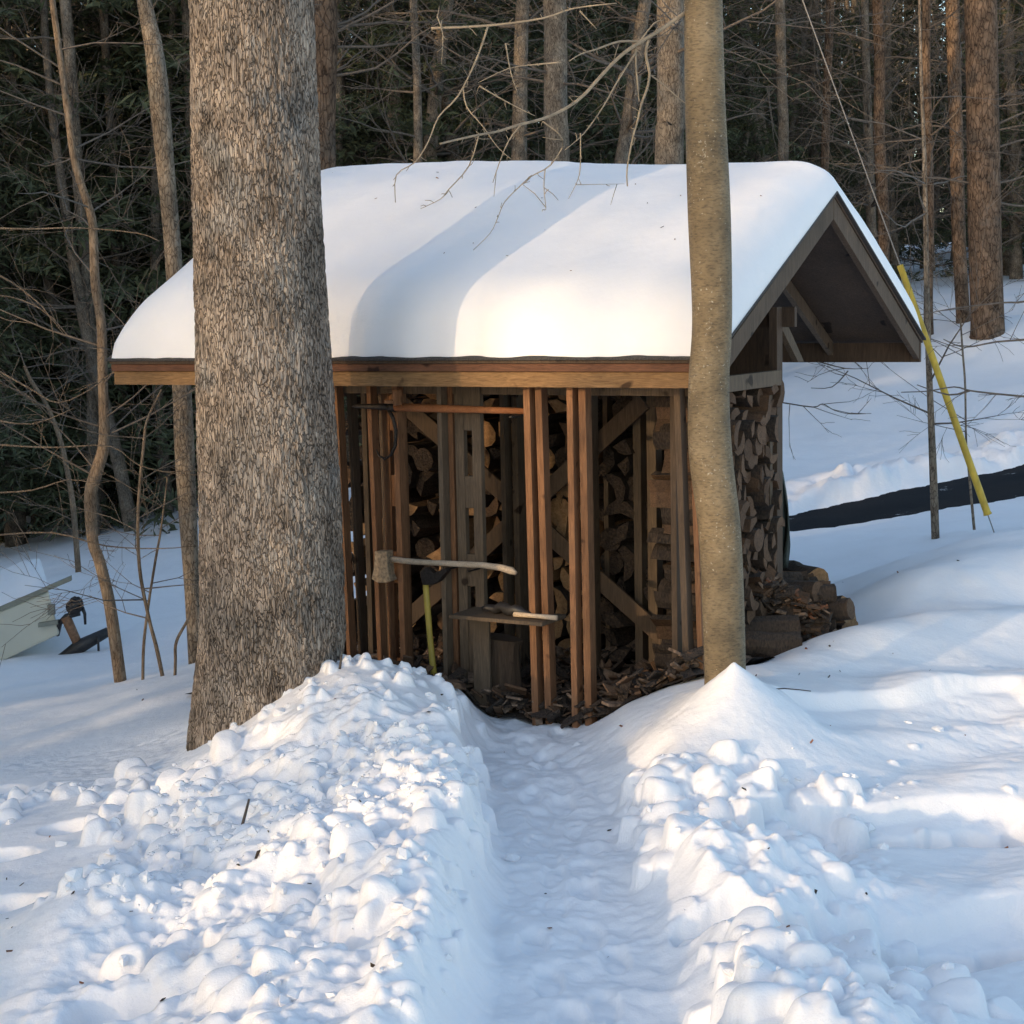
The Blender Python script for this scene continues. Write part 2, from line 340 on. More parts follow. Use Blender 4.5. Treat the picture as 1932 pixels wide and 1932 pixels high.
for (u, v, Y_, r_) in [(1205,1470,7.75,.075),(478,1500,7.5,.09),(1050,1685,6.35,.085),(1800,1915,5.2,.16),(1885,1900,5.25,.13),(240,1850,5.7,.14),(560,1790,6.0,.13),(655,1660,6.6,.1),
                       (1290,1690,6.5,.17),(1350,1720,6.35,.15),(1250,1580,7.1,.1),(1420,1640,6.7,.15),(1560,1660,6.55,.1),(1580,1720,6.3,.12),(480,1880,5.6,.15),(720,1870,5.6,.12),(1340,1880,5.5,.07)]:
    p = at(u, v, Y_); clods.append((p[0], p[1], r_*(.62 if v > 1550 or u < 600 else .9)))
ledge = [(at(1385,1520,7.2), at(1932,1480,7.5)), (at(1500,1800,5.95), at(1932,1710,6.4)), (at(1450,1360,8.3), at(1932,1290,9.0)), (at(1300,1560,7.0), at(1600,1600,6.9))]
holes = []
for k in range(26):
    y_ = 4.9+k*.165; holes.append((np.interp(y_, pathL[:, 0], pathL[:, 1])*(.35 if k % 2 else .62)+np.interp(y_, pathR[:, 0], pathR[:, 1])*(.65 if k % 2 else .38)+rng.normal(0, .03), y_+rng.normal(0, .04), .055, .12, rng.uniform(.015, .035)))
for k in range(7):
    f_ = k/6; p = at(1440+520*f_, 1560-40*f_+rng.uniform(-12, 12), 6.95+.35*f_); holes.append((p[0], p[1], .17, .085, .13))
for k in range(6):
    f_ = k/5; p = at(1420+500*f_, 1840-95*f_+rng.uniform(-10, 10), 5.75+.35*f_); holes.append((p[0], p[1], .16, .08, .12))
for k in range(9):
    p = (rng.uniform(-3.2, -1.7), rng.uniform(6.6, 8.9)); holes.append((p[0], p[1], .14, .09, .10))
for k in range(7):
    p = (rng.uniform(-1.6, -.4), rng.uniform(5, 7.6)); holes.append((p[0], p[1], .17, .13, .12))
for k in range(5):
    p = (rng.uniform(.75, 1.3), rng.uniform(5.3, 7.2)); holes.append((p[0], p[1], .18, .13, .15))
def ground(X, Y, detail=True):
    z = base(X, Y)
    # snow cone in front of the beech, drift against the oak
    d = np.hypot(X-CONE[0], (Y-CONE[1])); z = z + CONEH*np.exp(-(d/.22)**1.0)*.55 + CONEH*.45*np.exp(-(d/.42)**2)
    DR = at(150, 1760, 6.2); z = z + .2*np.exp(-(((X-DR[0])/.3)**2+((Y-DR[1])/.6)**2))
    # path trench
    l = np.interp(Y, pathL[:, 0], pathL[:, 1]) + .09*vnoise(X*0, Y, 2, 41) + .03*vnoise(X, Y, 7, 47) + .02*vnoise(X*0, Y, 11, 42)
    r = np.interp(Y, pathR[:, 0], pathR[:, 1]) + .06*vnoise(X*0, Y, 2.6, 43) + .025*vnoise(X*0, Y, 9, 44)
    inside = sstep(-.2, .07, X-l)*sstep(-.3, .1, r-X)*sstep(9.75, 9.45, Y)
    floor = .03 + .05*sstep(8.2, 6.2, Y) + .05*fbm(X, Y, 2.2, 59) + .035*fbm(X, Y, 5, 51) + .012*fbm(X, Y, 15, 55)
    z = z*(1-inside)+floor*inside
    if detail:
        far = sstep(12, 9.5, Y)
        # soft wind ripples on the open snow at the right
        w = sstep(1.2, 2.2, X)*sstep(13, 11, Y)*sstep(5.4, 6.5, Y)
        z = z + w*.055*np.sin((Y*2.6-X*.9)*2.2+2*fbm(X, Y, .7, 61)) + w*.03*fbm(X*.6, Y*2.4, 1.6, 65)
        z = z + .012*fbm(X, Y, 3, 66)*(1-inside)
        for (p, q) in ledge:          # a low step with its face to the camera (edge of an old track)
            dd, t = seg(X, Y, p[:2], q[:2]); ln = np.array(q[:2])-np.array(p[:2]); ln /= np.linalg.norm(ln); sd = (X-p[0])*(-ln[1])+(Y-p[1])*ln[0]
            wob = .04*fbm(X, Y, 2.5, 81); amp = .085*sstep(0, .08, t)*sstep(1.0, .9, t)
            z = z - amp*sstep(.03, -.03, sd+wob)*sstep(-.42, -.16, sd+wob)
        lump = (fbm(X, Y, 6, 91)+.5*fbm(X, Y, 14, 95))
        left = sstep(-.05, -.25, X-l)*sstep(-1.9, -1.3, X+.5*np.maximum(0, Y-7.4))*sstep(8.6, 8.0, Y)
        right = sstep(.02, .2, X-r)*sstep(1.7, 1.1, X)*sstep(7.7, 7.2, Y)
        z = z + (left*.07+right*.09)*lump + (left+right)*.10*fbm(X, Y, 2.2, 99)
        bank = sstep(0, .12, road_mask(X, Y)[2]*-1+Y)*sstep(1.5, .3, Y-road_mask(X, Y)[2])*sstep(2, 4, X)
        z = z + bank*(.14+.16*fbm(X, Y, 2.5, 111)+.14*fbm(X, Y, 6, 115))
        rm = road_mask(X, Y)[0]; z = z - .09*rm
        # holes
        for (hx, hy, a_, b_, dp) in holes:
            q = np.sqrt(((X-hx)/a_)**2+((Y-hy)/b_)**2); z = z - dp*sstep(1.15, .8, q+.5*vnoise(X, Y, 9, 121))
    return z
# tensor grid: fine near the path, coarse far off
def axis(parts):
    out = []
    for a_, b_, st in parts: out += list(np.arange(a_, b_, st))
    return np.array(out+[parts[-1][1]])
gx = axis([(-90, -20, 3), (-20, -5, .35), (-5, -3.2, .05), (-3.2, 3.2, .0095), (3.2, 7, .05), (7, 20, .3), (20, 90, 3)])
gy = axis([(-70, 0, 4), (0, 4.4, .3), (4.4, 9.4, .0095), (9.4, 13, .05), (13, 24, .11), (24, 50, .5), (50, 170, 4)])
GX, GY = np.meshgrid(gx, gy); GZ = ground(GX, GY)
base_z = GZ.copy()
for (cx, cy, r_) in clods:
    i0, i1 = np.searchsorted(gx, cx-2*r_), np.searchsorted(gx, cx+2*r_); j0, j1 = np.searchsorted(gy, cy-2*r_), np.searchsorted(gy, cy+2*r_)
    if i1-i0 < 2 or j1-j0 < 2: continue
    X = GX[j0:j1, i0:i1]-cx; Y = GY[j0:j1, i0:i1]-cy
    th = rng.uniform(0, math.pi); as_ = rng.uniform(.6, 1.0); u = (X*math.cos(th)+Y*math.sin(th))/r_; v = (-X*math.sin(th)+Y*math.cos(th))/(r_*as_)
    p = rng.uniform(2, 4); q = (np.abs(u)**p+np.abs(v)**p)
    q = q*(1+1.1*vnoise(X+cx, Y+cy, .7/r_, 131)+.5*vnoise(X+cx, Y+cy, 2.2/r_, 137)); hgt = r_*rng.uniform(.6, 1.35)
    zc = float(np.median(base_z[j0:j1, i0:i1])) - r_*.25
    cap = zc + hgt*np.clip(1-q, 0, 1)**(1/rng.uniform(1.8, 3.2)) + hgt*(rng.uniform(-.35, .35)*u+rng.uniform(-.35, .35)*v) + .3*r_*vnoise(X+cx, Y+cy, .9/r_, 133)
    for _k in range(2 if rng.random() < .4 else 0): a3 = rng.uniform(0, 6.28); cap = np.minimum(cap, zc+hgt*rng.uniform(.45, .95)+(math.cos(a3)*X+math.sin(a3)*Y)*rng.uniform(.2, 1.3))
    GZ[j0:j1, i0:i1] = np.where(q < 1, np.maximum(GZ[j0:j1, i0:i1], cap), GZ[j0:j1, i0:i1])
nx, ny = len(gx), len(gy)
jf = (gy > 4.4) & (gy < 9.45); xf = (gx > -3.2) & (gx < 3.2); j0, j1 = np.where(jf)[0][[0, -1]]; i0, i1 = np.where(xf)[0][[0, -1]]
for _ in range(1):
    B = GZ[j0:j1, i0:i1]; GZ[j0+1:j1-1, i0+1:i1-1] = (B[1:-1, 1:-1]*4+B[:-2, 1:-1]+B[2:, 1:-1]+B[1:-1, :-2]+B[1:-1, 2:])/8
GZ[j0:j1, i0:i1] += .006*fbm(GX[j0:j1, i0:i1], GY[j0:j1, i0:i1], 22, 401, 3)*sstep(-.1, .25, fbm(GX[j0:j1, i0:i1], GY[j0:j1, i0:i1], 1.1, 405))
V = np.stack([GX.ravel(), GY.ravel(), GZ.ravel()], 1)
idx = np.arange(nx*ny).reshape(ny, nx)
F = np.stack([idx[:-1, :-1].ravel(), idx[:-1, 1:].ravel(), idx[1:, 1:].ravel(), idx[1:, :-1].ravel()], 1)
tag(obj('snow_ground', mesh_from('snow_ground', V, F, [M['snow']])), kind='structure')
def gz(x, y): return float(ground(np.array([float(x)]), np.array([float(y)]))[0])
# loose crumbs of snow scattered over the rubble and the banks
t_ = (1+5**.5)/2; ico = np.array([(-1, t_, 0), (1, t_, 0), (-1, -t_, 0), (1, -t_, 0), (0, -1, t_), (0, 1, t_), (0, -1, -t_), (0, 1, -t_), (t_, 0, -1), (t_, 0, 1), (-t_, 0, -1), (-t_, 0, 1)])/1.9
icf = np.array([(0, 11, 5), (0, 5, 1), (0, 1, 7), (0, 7, 10), (0, 10, 11), (1, 5, 9), (5, 11, 4), (11, 10, 2), (10, 7, 6), (7, 1, 8), (3, 9, 4), (3, 4, 2), (3, 2, 6), (3, 6, 8), (3, 8, 9), (4, 9, 5), (2, 4, 11), (6, 2, 10), (8, 6, 7), (9, 8, 1)])
V = []; F = []; k = 0; sel = [c_ for c_ in clods]
while k < 1100:
    c_ = sel[int(rng.integers(0, len(sel)))]; a_ = rng.uniform(0, 6.28); q_ = rng.exponential(.09); x, y = c_[0]+math.cos(a_)*q_, c_[1]+math.sin(a_)*q_
    if not (-3.1 < x < 3.1 and 4.5 < y < 9.3): continue
    l_ = np.interp(y, pathL[:, 0], pathL[:, 1]); r_p = np.interp(y, pathR[:, 0], pathR[:, 1])
    if l_-.05 < x < r_p+.05 and rng.random() > .12: continue
    z_ = GZ[np.searchsorted(gy, y), np.searchsorted(gx, x)]; R_ = .005+.036*rng.random()**3
    v_ = ico*rng.uniform(.7, 1.3, (12, 1))*np.array([1, rng.uniform(.6, 1), rng.uniform(.5, .9)])*R_
    v_ = v_@np.array([[math.cos(a_), math.sin(a_), 0], [-math.sin(a_), math.cos(a_), 0], [0, 0, 1]])+np.array([x, y, z_+R_*.02]); F.append(icf+12*k); V.append(v_); k += 1
tag(obj('snow_crumbs', mesh_from('snow_crumbs', np.concatenate(V), np.concatenate(F), [M['snow']], None, False)), 'loose crumbs of shovelled snow scattered over the banks beside the path', 'snow crumbs', kind='stuff')
# driveway sheet, laid in the cut
rx = np.arange(2.2, 12, .12); rows = []
for s_ in np.linspace(-.05, 1.05, 20):
    yy = np.interp(rx, rn[:, 0], rn[:, 1])*(1-s_)+np.interp(rx, rf[:, 0], rf[:, 1])*s_
    rows.append(np.stack([rx, yy, tps(rx, yy)+.05*fbm(rx, yy, .9, 3)-.07], 1))
V = np.concatenate(rows); n_, m_ = len(rows), len(rx); idx = np.arange(n_*m_).reshape(n_, m_)
F = np.stack([idx[:-1, :-1].ravel(), idx[:-1, 1:].ravel(), idx[1:, 1:].ravel(), idx[1:, :-1].ravel()], 1)
tag(obj('driveway', mesh_from('driveway', V, F, [M['asphalt']])), kind='structure')

# ------------------------------------------------------------------ woodshed
shed = empty('woodshed', sh(2, 1, 0))
tag(shed, 'open reddish brown timber woodshed with slatted dividers under a steep gable roof', 'woodshed')
SL = tuple(sh(2, 1, 0))
def part(mb, name, mat, bevel=.003, par=None, smooth=False):
    o = mb.build(name, mat, None, smooth, bevel, SL); o.parent = par or shed; o.location = (0, 0, 0)
    return o
def sbox(s0, s1, t0, t1, z0, z1, jit=0):
    m = MB(); m.box(sh((s0+s1)/2, (t0+t1)/2, (z0+z1)/2), A*(s1-s0)/2, D*(t1-t0)/2, Z*(z1-z0)/2, jit=jit); return m
zt = EZ+FH; sl_len = math.hypot(SD/2, RISE)
part(sbox(0, SW, 0, .035, EZ, EZ+.083), 'fascia', M['woodh'])
part(sbox(-.003, SW+.003, -.018, .02, EZ+.085, EZ+.128), 'fascia', M['woodr'])
part(sbox(0, SW, SD-.035, SD, EZ, EZ+FH-.01), 'fascia', M['darkwood'])
m = MB()
for side in (0, 1):                   # roof sheathing: the front and the rear slope, shingles on top
    t0, t1 = (0.0, SD/2) if side == 0 else (SD, SD/2)
    p = [sh(0, t0-(.03 if side == 0 else -.03), EZ+.13), sh(0, t1, zt+RISE-.015), sh(0, t1, zt+RISE), sh(0, t0-(.03 if side == 0 else -.03), EZ+.145)]
    m.prism(p, A*SW)
part(m, 'roof_deck', M['darkwood'], 0)
m = MB()
for side in (0, 1):
    t0, t1 = (-.045, SD/2) if side == 0 else (SD+.045, SD/2)
    for k in range(1):
        p = [sh(-.02, t0, EZ+.147), sh(-.02, t1, zt+RISE+.002), sh(-.02, t1, zt+RISE+.014), sh(-.02, t0, EZ+.16)]
        m.prism(p, A*(SW+.04))
part(m, 'shingles', M['shingle'], 0)
def rafter(s, w, dep, name, mat):
    for side in (0, 1):
        m = MB(); t0, t1 = (.036, SD/2) if side == 0 else (SD-.036, SD/2)
        sg = 1 if side == 0 else -1; zl = EZ+.13+(.036/(SD/2))*(RISE)
        k = 0.98
        p = [sh(s, t0, zl-.003), sh(s, t1-sg*.002, zt+RISE-.02), sh(s, t1-sg*.002, zt+RISE-.02-dep), sh(s, t0, zl-dep)]
        m.prism(p, A*w); part(m, name, mat)
rafter(0.004, .04, .13, 'barge_board', M['browngrey']); rafter(SW-.044, .04, .13, 'barge_board', M['browngrey'])
for s_ in (.62, 1.25, 1.9, 2.55, 3.2): rafter(s_, .04, .1, 'rafter', M['greywood'])
part(sbox(.05, SW-.05, SD/2-.02, SD/2+.02, zt+RISE-.2, zt+RISE-.03), 'ridge_board', M['darkwood'])
# top plates and cross beam
part(sbox(.29, 3.59, .33, .37, 1.86, 1.95), 'top_plate', M['greywood'])
part(sbox(.2, 3.75, 1.66, 1.70, 2.2, 2.32), 'top_plate', M['darkwood'])
for s_ in (.24, 3.6): part(sbox(s_, s_+.04, .375, 1.55, 1.86, 1.95), 'cross_beam', M['greywood'])
# uprights: photo x, width px, depth t, material, bottom, top
def upright(x, w, t, mat, z0=0.0, z1=None, y=1000, dep=.09, lean=0.0, name='upright'):
    s, _ = onplane(x, y, t); ws = w/FPX*(O[1]+t*.86+s*.5)/math.cos(YAW)*.93
    z1 = z1 if z1 is not None else EZ+.04+min(t, 1.7)*.5
    m = MB(); c0 = sh(s, t, z0); c1 = sh(s+lean, t, z1); hw = A*ws/2; hd = D*dep/2
    m.add([c0-hw-hd, c0+hw-hd, c0+hw+hd, c0-hw+hd, c1-hw-hd, c1+hw-hd, c1+hw+hd, c1-hw+hd],
          [(0, 1, 2, 3), (4, 5, 6, 7), (0, 1, 5, 4), (1, 2, 6, 5), (2, 3, 7, 6), (3, 0, 4, 7)])
    return part(m, name, mat, .002), s
for (x, w, t, mat, le) in [(638, 12, .3, 'greywood', .02), (658, 8, .3, 'wood', .05), (680, 8, .42, 'browngrey', .04), (716, 9, .3, 'wood', .03), (735, 9, .45, 'browngrey', .02), (760, 11, .3, 'wood', .01),
        (840, 9, .28, 'greywood', .0), (860, 11, .36, 'wood', .0), (1009, 13, .13, 'wood', .02), (1034, 13, .15, 'wood', .03),
        (1084, 12, .14, 'wood', .0), (1110, 14, .16, 'wood', .01), (1276, 11, .5, 'browngrey', .0), (1301, 12, .3, 'browngrey', .06), (1328, 10, .34, 'wood', .06), (1350, 10, .5, 'wood', .04)]:
    upright(x, w, t, M[mat], lean=le, dep=.07)  # brown and grey lumber here paints shade into the uprights' colour
for (x, w, t) in [(958, 9, 1.15), (981, 11, 1.2), (1209, 15, 1.5), (1236, 18, 1.45), (1000, 12, 1.3), (1120, 11, 1.3), (700, 10, 1.2), (1150, 9, 1.62)]:
    upright(x, w, t, M['greywood'])  # rear uprights: interior shade put into a darker lumber colour
# right rear corner post with its support
sp, _ = onplane(1464, 850, 1.62); upright(1464, 15, 1.62, M['darkwood'], 0, 2.32, 850, .09, name='corner_post')
upright(1453, 5, 1.5, M['greywood'], 0, 1.9, 850, .04, name='corner_post')
m = MB(); m.prism([sh(sp, 1.6, 2.28), sh(sp, 1.74, 2.28), sh(sp-.02, 2.05, 1.98), sh(sp-.02, 1.95, 1.98)], A*.04); part(m, 'knee_brace', M['greywood'])
# slotted double boards (dividers of reused pallet stringers seen edge on)
def slotted(x0, x1, t, slots, mat):
    s0, _ = onplane(x0, 1000, t); s1, _ = onplane(x1, 1000, t); s0, s1 = max(s0, s1), min(s0, s1)
    w = (s0-s1); m = MB()
    a0, a1 = s1+w*.34, s1+w*.66
    m.box(sh((s1+a0)/2, t, .99), A*(a0-s1)/2, D*.02, Z*.99); m.box(sh((a1+s0)/2, t, .99), A*(s0-a1)/2, D*.02, Z*.99)
    zz = sorted(onplane((x0+x1)/2, v, t)[1] for pr in slots for v in pr); zs = [0.0]+zz+[1.95]
    for k in range(0, len(zs), 2): m.box(sh((a0+a1)/2, t+.002, (zs[k]+zs[k+1])/2), A*(a1-a0)/2, D*.018, Z*abs(zs[k+1]-zs[k])/2)
    part(m, 'slotted_divider', mat, .002)
slotted(866, 914, .33, [(812, 898), (958, 1045), (1105, 1160)], M['greywood'])
slotted(730, 770, .4, [(812, 896), (955, 1040), (1100, 1240)], M['wood'])
part(sbox(.5, 3.6, 2.06, 2.08, 0, 2.3), 'dark_backing', M['darkwood'])  # added dark sheet so gaps in the log stack read as deep shade
# great X brace across the back bay
for (p, q, dz) in [((762, 762), (1262, 1212), 0), ((765, 1172), (1215, 757), .03)]:
    t = 1.36+dz*1.2; a_ = onplane(*p, t); b_ = onplane(*q, t); P = sh(a_[0], t, a_[1]); Q = sh(b_[0], t, b_[1]); dv = (Q-P); L = np.linalg.norm(dv); dv /= L
    m = MB(); m.box((P+Q)/2, dv*L/2, np.cross(dv, D)*.055, D*.012); part(m, 'cross_brace', M['browngrey'])  # darker lumber paints the interior dimness onto the brace
# shelf at the front
shs, _ = onplane(958, 1160, .12); bz = onplane(958, 1163, .12)[1]
m = sbox(onplane(1046, 1163, .12)[0], onplane(872, 1163, .12)[0], -.02, .26, bz-.011, bz+.011); part(m, 'shelf', M['greywood'])
s_, _ = onplane(893, 1200, .12); part(sbox(s_-.055, s_+.055, .2, .22, 0, bz-.012), 'shelf_support', M['greywood'])
# snow lying on the roof
ns, ntt = 150, 110; ss = np.linspace(-.015, SW+.01, ns); tt = np.linspace(-.03, SD+.035, ntt); S, T = np.meshgrid(ss, tt)
rz = EZ+.161+RISE*(1-np.abs(T-SD/2)/(SD/2+.03))
def edge(x, w, p=2.3): q = np.clip(1-x/w, 0, 1); return np.clip(1-q**p, 0, 1)**(1/p)
th = (.31+.17*sstep(.3, 3.0, S)*np.exp(-((T-1.7)/1.0)**2)+.05*S/SW)*edge(S-ss[0], .30, 2.2)*edge(ss[-1]-S, .6, 2.3)*edge(T-tt[0], .30, 2.6)*edge(tt[-1]-T, .28)
soft = np.sqrt(np.maximum(0, (T-SD/2)**2)+.12)-np.abs(T-SD/2)          # rounds the ridge
th = th*(1-.25*np.exp(-((T-SD/2)/.5)**2)) + .01*fbm(S, T, 1.4, 201)*edge(S, .5)*edge(T, .4)
th = th + .012*fbm(S, T, 3.5, 221, 3)*edge(T, .3)*edge(S, .3) - .02*np.exp(-(T-tt[0])/.08)*np.abs(fbm(S, S*0, 7, 231, 3))*2
th = np.maximum(th, 0.0)
Tj = T-.022*fbm(S, S*0, 5, 211, 3)*np.exp(-(T-tt[0])/.12)
P = O[None, None, :]+A*S[..., None]+D*Tj[..., None]; top = P.copy(); top[..., 2] = rz-.12*soft*np.minimum(1, th/.2)+th; bot = P.copy(); bot[..., 2] = rz-.006
V = np.concatenate([top.reshape(-1, 3), bot.reshape(-1, 3)]); idx = np.arange(ns*ntt).reshape(ntt, ns); N0 = ns*ntt
F1 = np.stack([idx[:-1, :-1].ravel(), idx[:-1, 1:].ravel(), idx[1:, 1:].ravel(), idx[1:, :-1].ravel()], 1); F2 = F1[:, ::-1]+N0
ring = np.concatenate([idx[0, :], idx[1:, -1], idx[-1, -2::-1], idx[-2:0:-1, 0]]); r2 = np.roll(ring, -1)
F3 = np.stack([ring, ring+N0, r2+N0, r2], 1)
o = obj('roof_snow', mesh_from('roof_snow', V, np.concatenate([F1, F2, F3]), [M['roofsnow']]))
b = bmesh.new(); b.from_mesh(o.data); bmesh.ops.recalc_face_normals(b, faces=b.faces); b.to_mesh(o.data); b.free()
tag(o, 'thick smooth blanket of snow lying on the woodshed roof', 'snow')

# ------------------------------------------------------------------ firewood
def log_mesh(name, L, kind, r, inner):
    if kind == 0: poly = [(math.cos(a)*r*rng.uniform(.93, 1.05), math.sin(a)*r*rng.uniform(.93, 1.05)) for a in np.linspace(0, 2*math.pi, 13)[:-1]]; bark = [1]*12
    else:
        span = {1: 1.6, 2: 3.1, 3: 1.1}[kind]; aa = np.linspace(-span/2, span/2, 6)+math.pi/2
        poly = [(0, -r*.1)]+[(math.cos(a)*r*1.35, math.sin(a)*r*1.35-r*.5) for a in aa]; bark = [0]+[1]*5+[0]
    n = len(poly); V = []; segs = 5
    wob = [rng.normal(0, r*.05, 2) for _ in range(segs+1)]
    for i in range(segs+1):
        for (x, y) in poly: V.append((-L/2+L*i/segs+rng.normal(0, .002), x+wob[i][0]+rng.normal(0, r*.03), y+wob[i][1]+rng.normal(0, r*.03)))
    F = [tuple(range(n)), tuple(segs*n+k for k in range(n))[::-1]]; mi = [0, 0]
    for i in range(segs):
        for k in range(n): F.append((i*n+k, (i+1)*n+k, (i+1)*n+(k+1) % n, i*n+(k+1) % n)); mi.append(bark[k] if k < len(bark) else 0)
    me = mesh_from(name, V, F, [inner, M['logbark']], mi, False)
    b = bmesh.new(); b.from_mesh(me); bmesh.ops.recalc_face_normals(b, faces=b.faces); b.to_mesh(me); b.free(); return me
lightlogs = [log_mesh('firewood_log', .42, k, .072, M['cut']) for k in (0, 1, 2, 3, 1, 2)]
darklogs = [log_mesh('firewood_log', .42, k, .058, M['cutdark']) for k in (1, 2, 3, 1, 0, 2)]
shadelogs = [log_mesh('firewood_log', .42, k, .066, M['debris']) for k in (1, 2, 0, 3)]  # near-black cut faces: shade of the dark bays put into the colour
def place_log(me, P, ax, roll, label, group, sc=1):
    o = obj('firewood_log', me); x = Vector(ax).normalized(); q = x.to_track_quat('X', 'Z').to_matrix() @ Matrix.Rotation(roll, 3, 'X')
    o.matrix_world = Matrix.Translation(Vector(P)) @ q.to_4x4() @ Matrix.Scale(sc, 4)
    return tag(o, label, 'firewood log', group)
# stack behind the cross brace, log ends to the front
def BK(j, s):
    h_ = ('lower', 'middle', 'upper')[min(2, j//4)]; w_ = 'left' if s > 2.55 else 'centre' if s > 1.62 else 'right'
    return ('split log in the %s rows of the shaded back stack, %s part of the woodshed' % (h_, w_), 'back stack logs, %s rows, %s part' % (h_, w_))
cnt = 0
for j in range(12):
    z_ = .1+j*.158
    for i in range(17):
        s = .8+i*.16+(j % 2)*.08
        if s > 3.45: continue
        x_, y_ = 0, 0
        place_log(random.choice(shadelogs if s < 1.55 or (s > 2.7 and rng.random() < .6) or rng.random() < .25 else lightlogs if rng.random() < .8 else darklogs), sh(s+rng.normal(0, .01), 1.78+rng.uniform(-.05, .12), z_+rng.normal(0, .008)), D+A*rng.normal(0, .06), rng.uniform(0, 6.28),
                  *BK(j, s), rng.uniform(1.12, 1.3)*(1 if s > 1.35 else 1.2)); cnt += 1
        if cnt > 400: break
# side stack under the gable, ends to the right
c2 = 0; zz = .3
while zz < 1.84:
    t = .84+rng.uniform(0, .08)
    while t < 1.58:
        place_log(random.choice(darklogs), sh(.5+rng.uniform(-.05, .05), t, zz+rng.normal(0, .012)), A+D*rng.normal(0, .05), rng.uniform(0, 6.28),
                  *(lambda h_: ('weathered brown split log in the %s part of the tall side stack under the gable' % h_, 'side stack logs, %s part' % h_))('lower' if zz < .85 else 'middle' if zz < 1.35 else 'upper'), rng.uniform(.95, 1.2)); c2 += 1
        t += rng.uniform(.09, .13)
    zz += .088
# low pile outside the right end
for k in range(58):
    f_ = rng.random(); hgt = rng.random()**.8
    u = 1425+115*f_; P0 = at(u, 1240-165*hgt*(1-.4*f_), 10.0+.6*rng.random())
    place_log(random.choice(darklogs+lightlogs[:1]), P0, (1, rng.normal(-.2, .35), rng.normal(0, .12)), rng.uniform(0, 6.28), 'dark split log tumbled in the low pile beside the right end of the woodshed', 'logs in the low pile beside the woodshed', 1.15)
for (u, v, Y_, a_, lb) in [(1435, 1218, 9.65, 0, 'pale split log with sawn end at the foot of the low pile'), (1432, 1190, 9.75, .05, 'reddish split log lying on the pale one at the foot of the low pile'),
                           (1548, 1180, 10.3, .9, 'round log end at the right edge of the low pile'), (1505, 1085, 10.6, 1.2, 'upright pale log end topping the low pile')]:
    place_log(lightlogs[0 if v != 1190 else 2], at(u, v, Y_), (math.cos(a_), -math.sin(a_), 0), 1, lb, None, 1.1)
# bulk of the pile's inside and the bark litter on the shed floor
def litter(name, n, area, zf, size, mats, kind='stuff', label=None, cat=None):
    V = []; Fc = []; mi = []
    for k in range(n):
        c = area(); a = rng.uniform(0, 6.28); tl = rng.normal(0, .5, 2); L = size*rng.uniform(.4, 1.6); w = L*rng.uniform(.25, .7); h = L*.12
        X = np.array([math.cos(a), math.sin(a), tl[0]]); Y = np.array([-math.sin(a), math.cos(a), tl[1]]); N = np.cross(X, Y); N /= np.linalg.norm(N)
        b0 = len(V); c = np.array(c)
        for sz in (-1, 1):
            for (p, q) in ((-1, -.7), (1, -1), (.8, 1), (-.9, .8)): V.append(c+X*L*p/2+Y*w*q/2+N*h*sz/2)
        Fc += [(b0, b0+1, b0+2, b0+3), (b0+4, b0+5, b0+6, b0+7)]+[(b0+i, b0+(i+1) % 4, b0+4+(i+1) % 4, b0+4+i) for i in range(4)]; mi += [int(rng.integers(0, len(mats)))]*6
    o = obj(name, mesh_from(name, V, np.array(Fc), mats, mi, False)); tag(o, label, cat, kind=kind); return o
def fl():
    s, t = rng.uniform(.2, 3.5), rng.uniform(.1, 1.6); return sh(s, t, gz(*sh(s, t, 0)[:2])+.03+rng.random()**2*.12)
litter('bark_litter', 2600, fl, 0, .09, [M['debris'], M['debris'], M['chip'], M['cutdark']], label='dark bark chips and splinters littering the woodshed floor', cat='bark litter')
gs = np.linspace(.05, 3.7, 60); gt = np.linspace(.1, 1.9, 30); S, T = np.meshgrid(gs, gt); P = O[None, None, :]+A*S[..., None]+D*T[..., None]
P[..., 2] = ground(P[..., 0], P[..., 1], False)+.02+.05*fbm(P[..., 0], P[..., 1], 5, 301)
idx = np.arange(60*30).reshape(30, 60); F = np.stack([idx[:-1, :-1].ravel(), idx[:-1, 1:].ravel(), idx[1:, 1:].ravel(), idx[1:, :-1].ravel()], 1)
tag(obj('bark_floor', mesh_from('bark_floor', P.reshape(-1, 3), F, [M['debris']])), kind='structure')
def pl_():
    u = rng.uniform(1410, 1560); return at(u, 1225-rng.random()*155*(1-(u-1410)/300), 9.85+.5*rng.random())
litter('pile_litter', 1500, pl_, 0, .1, [M['debris'], M['cutdark'], M['leaf'], M['debris'], M['chip']], label='dead leaves and bark scraps caught on the low log pile', cat='leaf litter')
def fl2():
    p = at(rng.uniform(1250, 1325), rng.uniform(1255, 1300), rng.uniform(9.3, 10)); return (p[0], p[1], gz(p[0], p[1])+.05)

# stump under the shelf
ps = at(945, 1290, 9.75); m = MB()
m.tube([(ps[0], ps[1], 0.0), (ps[0], ps[1], .1), (ps[0], ps[1], .38), (ps[0]+.01, ps[1], .44)], [.15, .135, .12, .12], 18, 0, True, .04)
o = m.build('chopping_block', [M['darkwood']], None, False, .006, (ps[0], ps[1], 0)); tag(o, 'round dark chopping block standing under the shelf in the woodshed', 'chopping block')
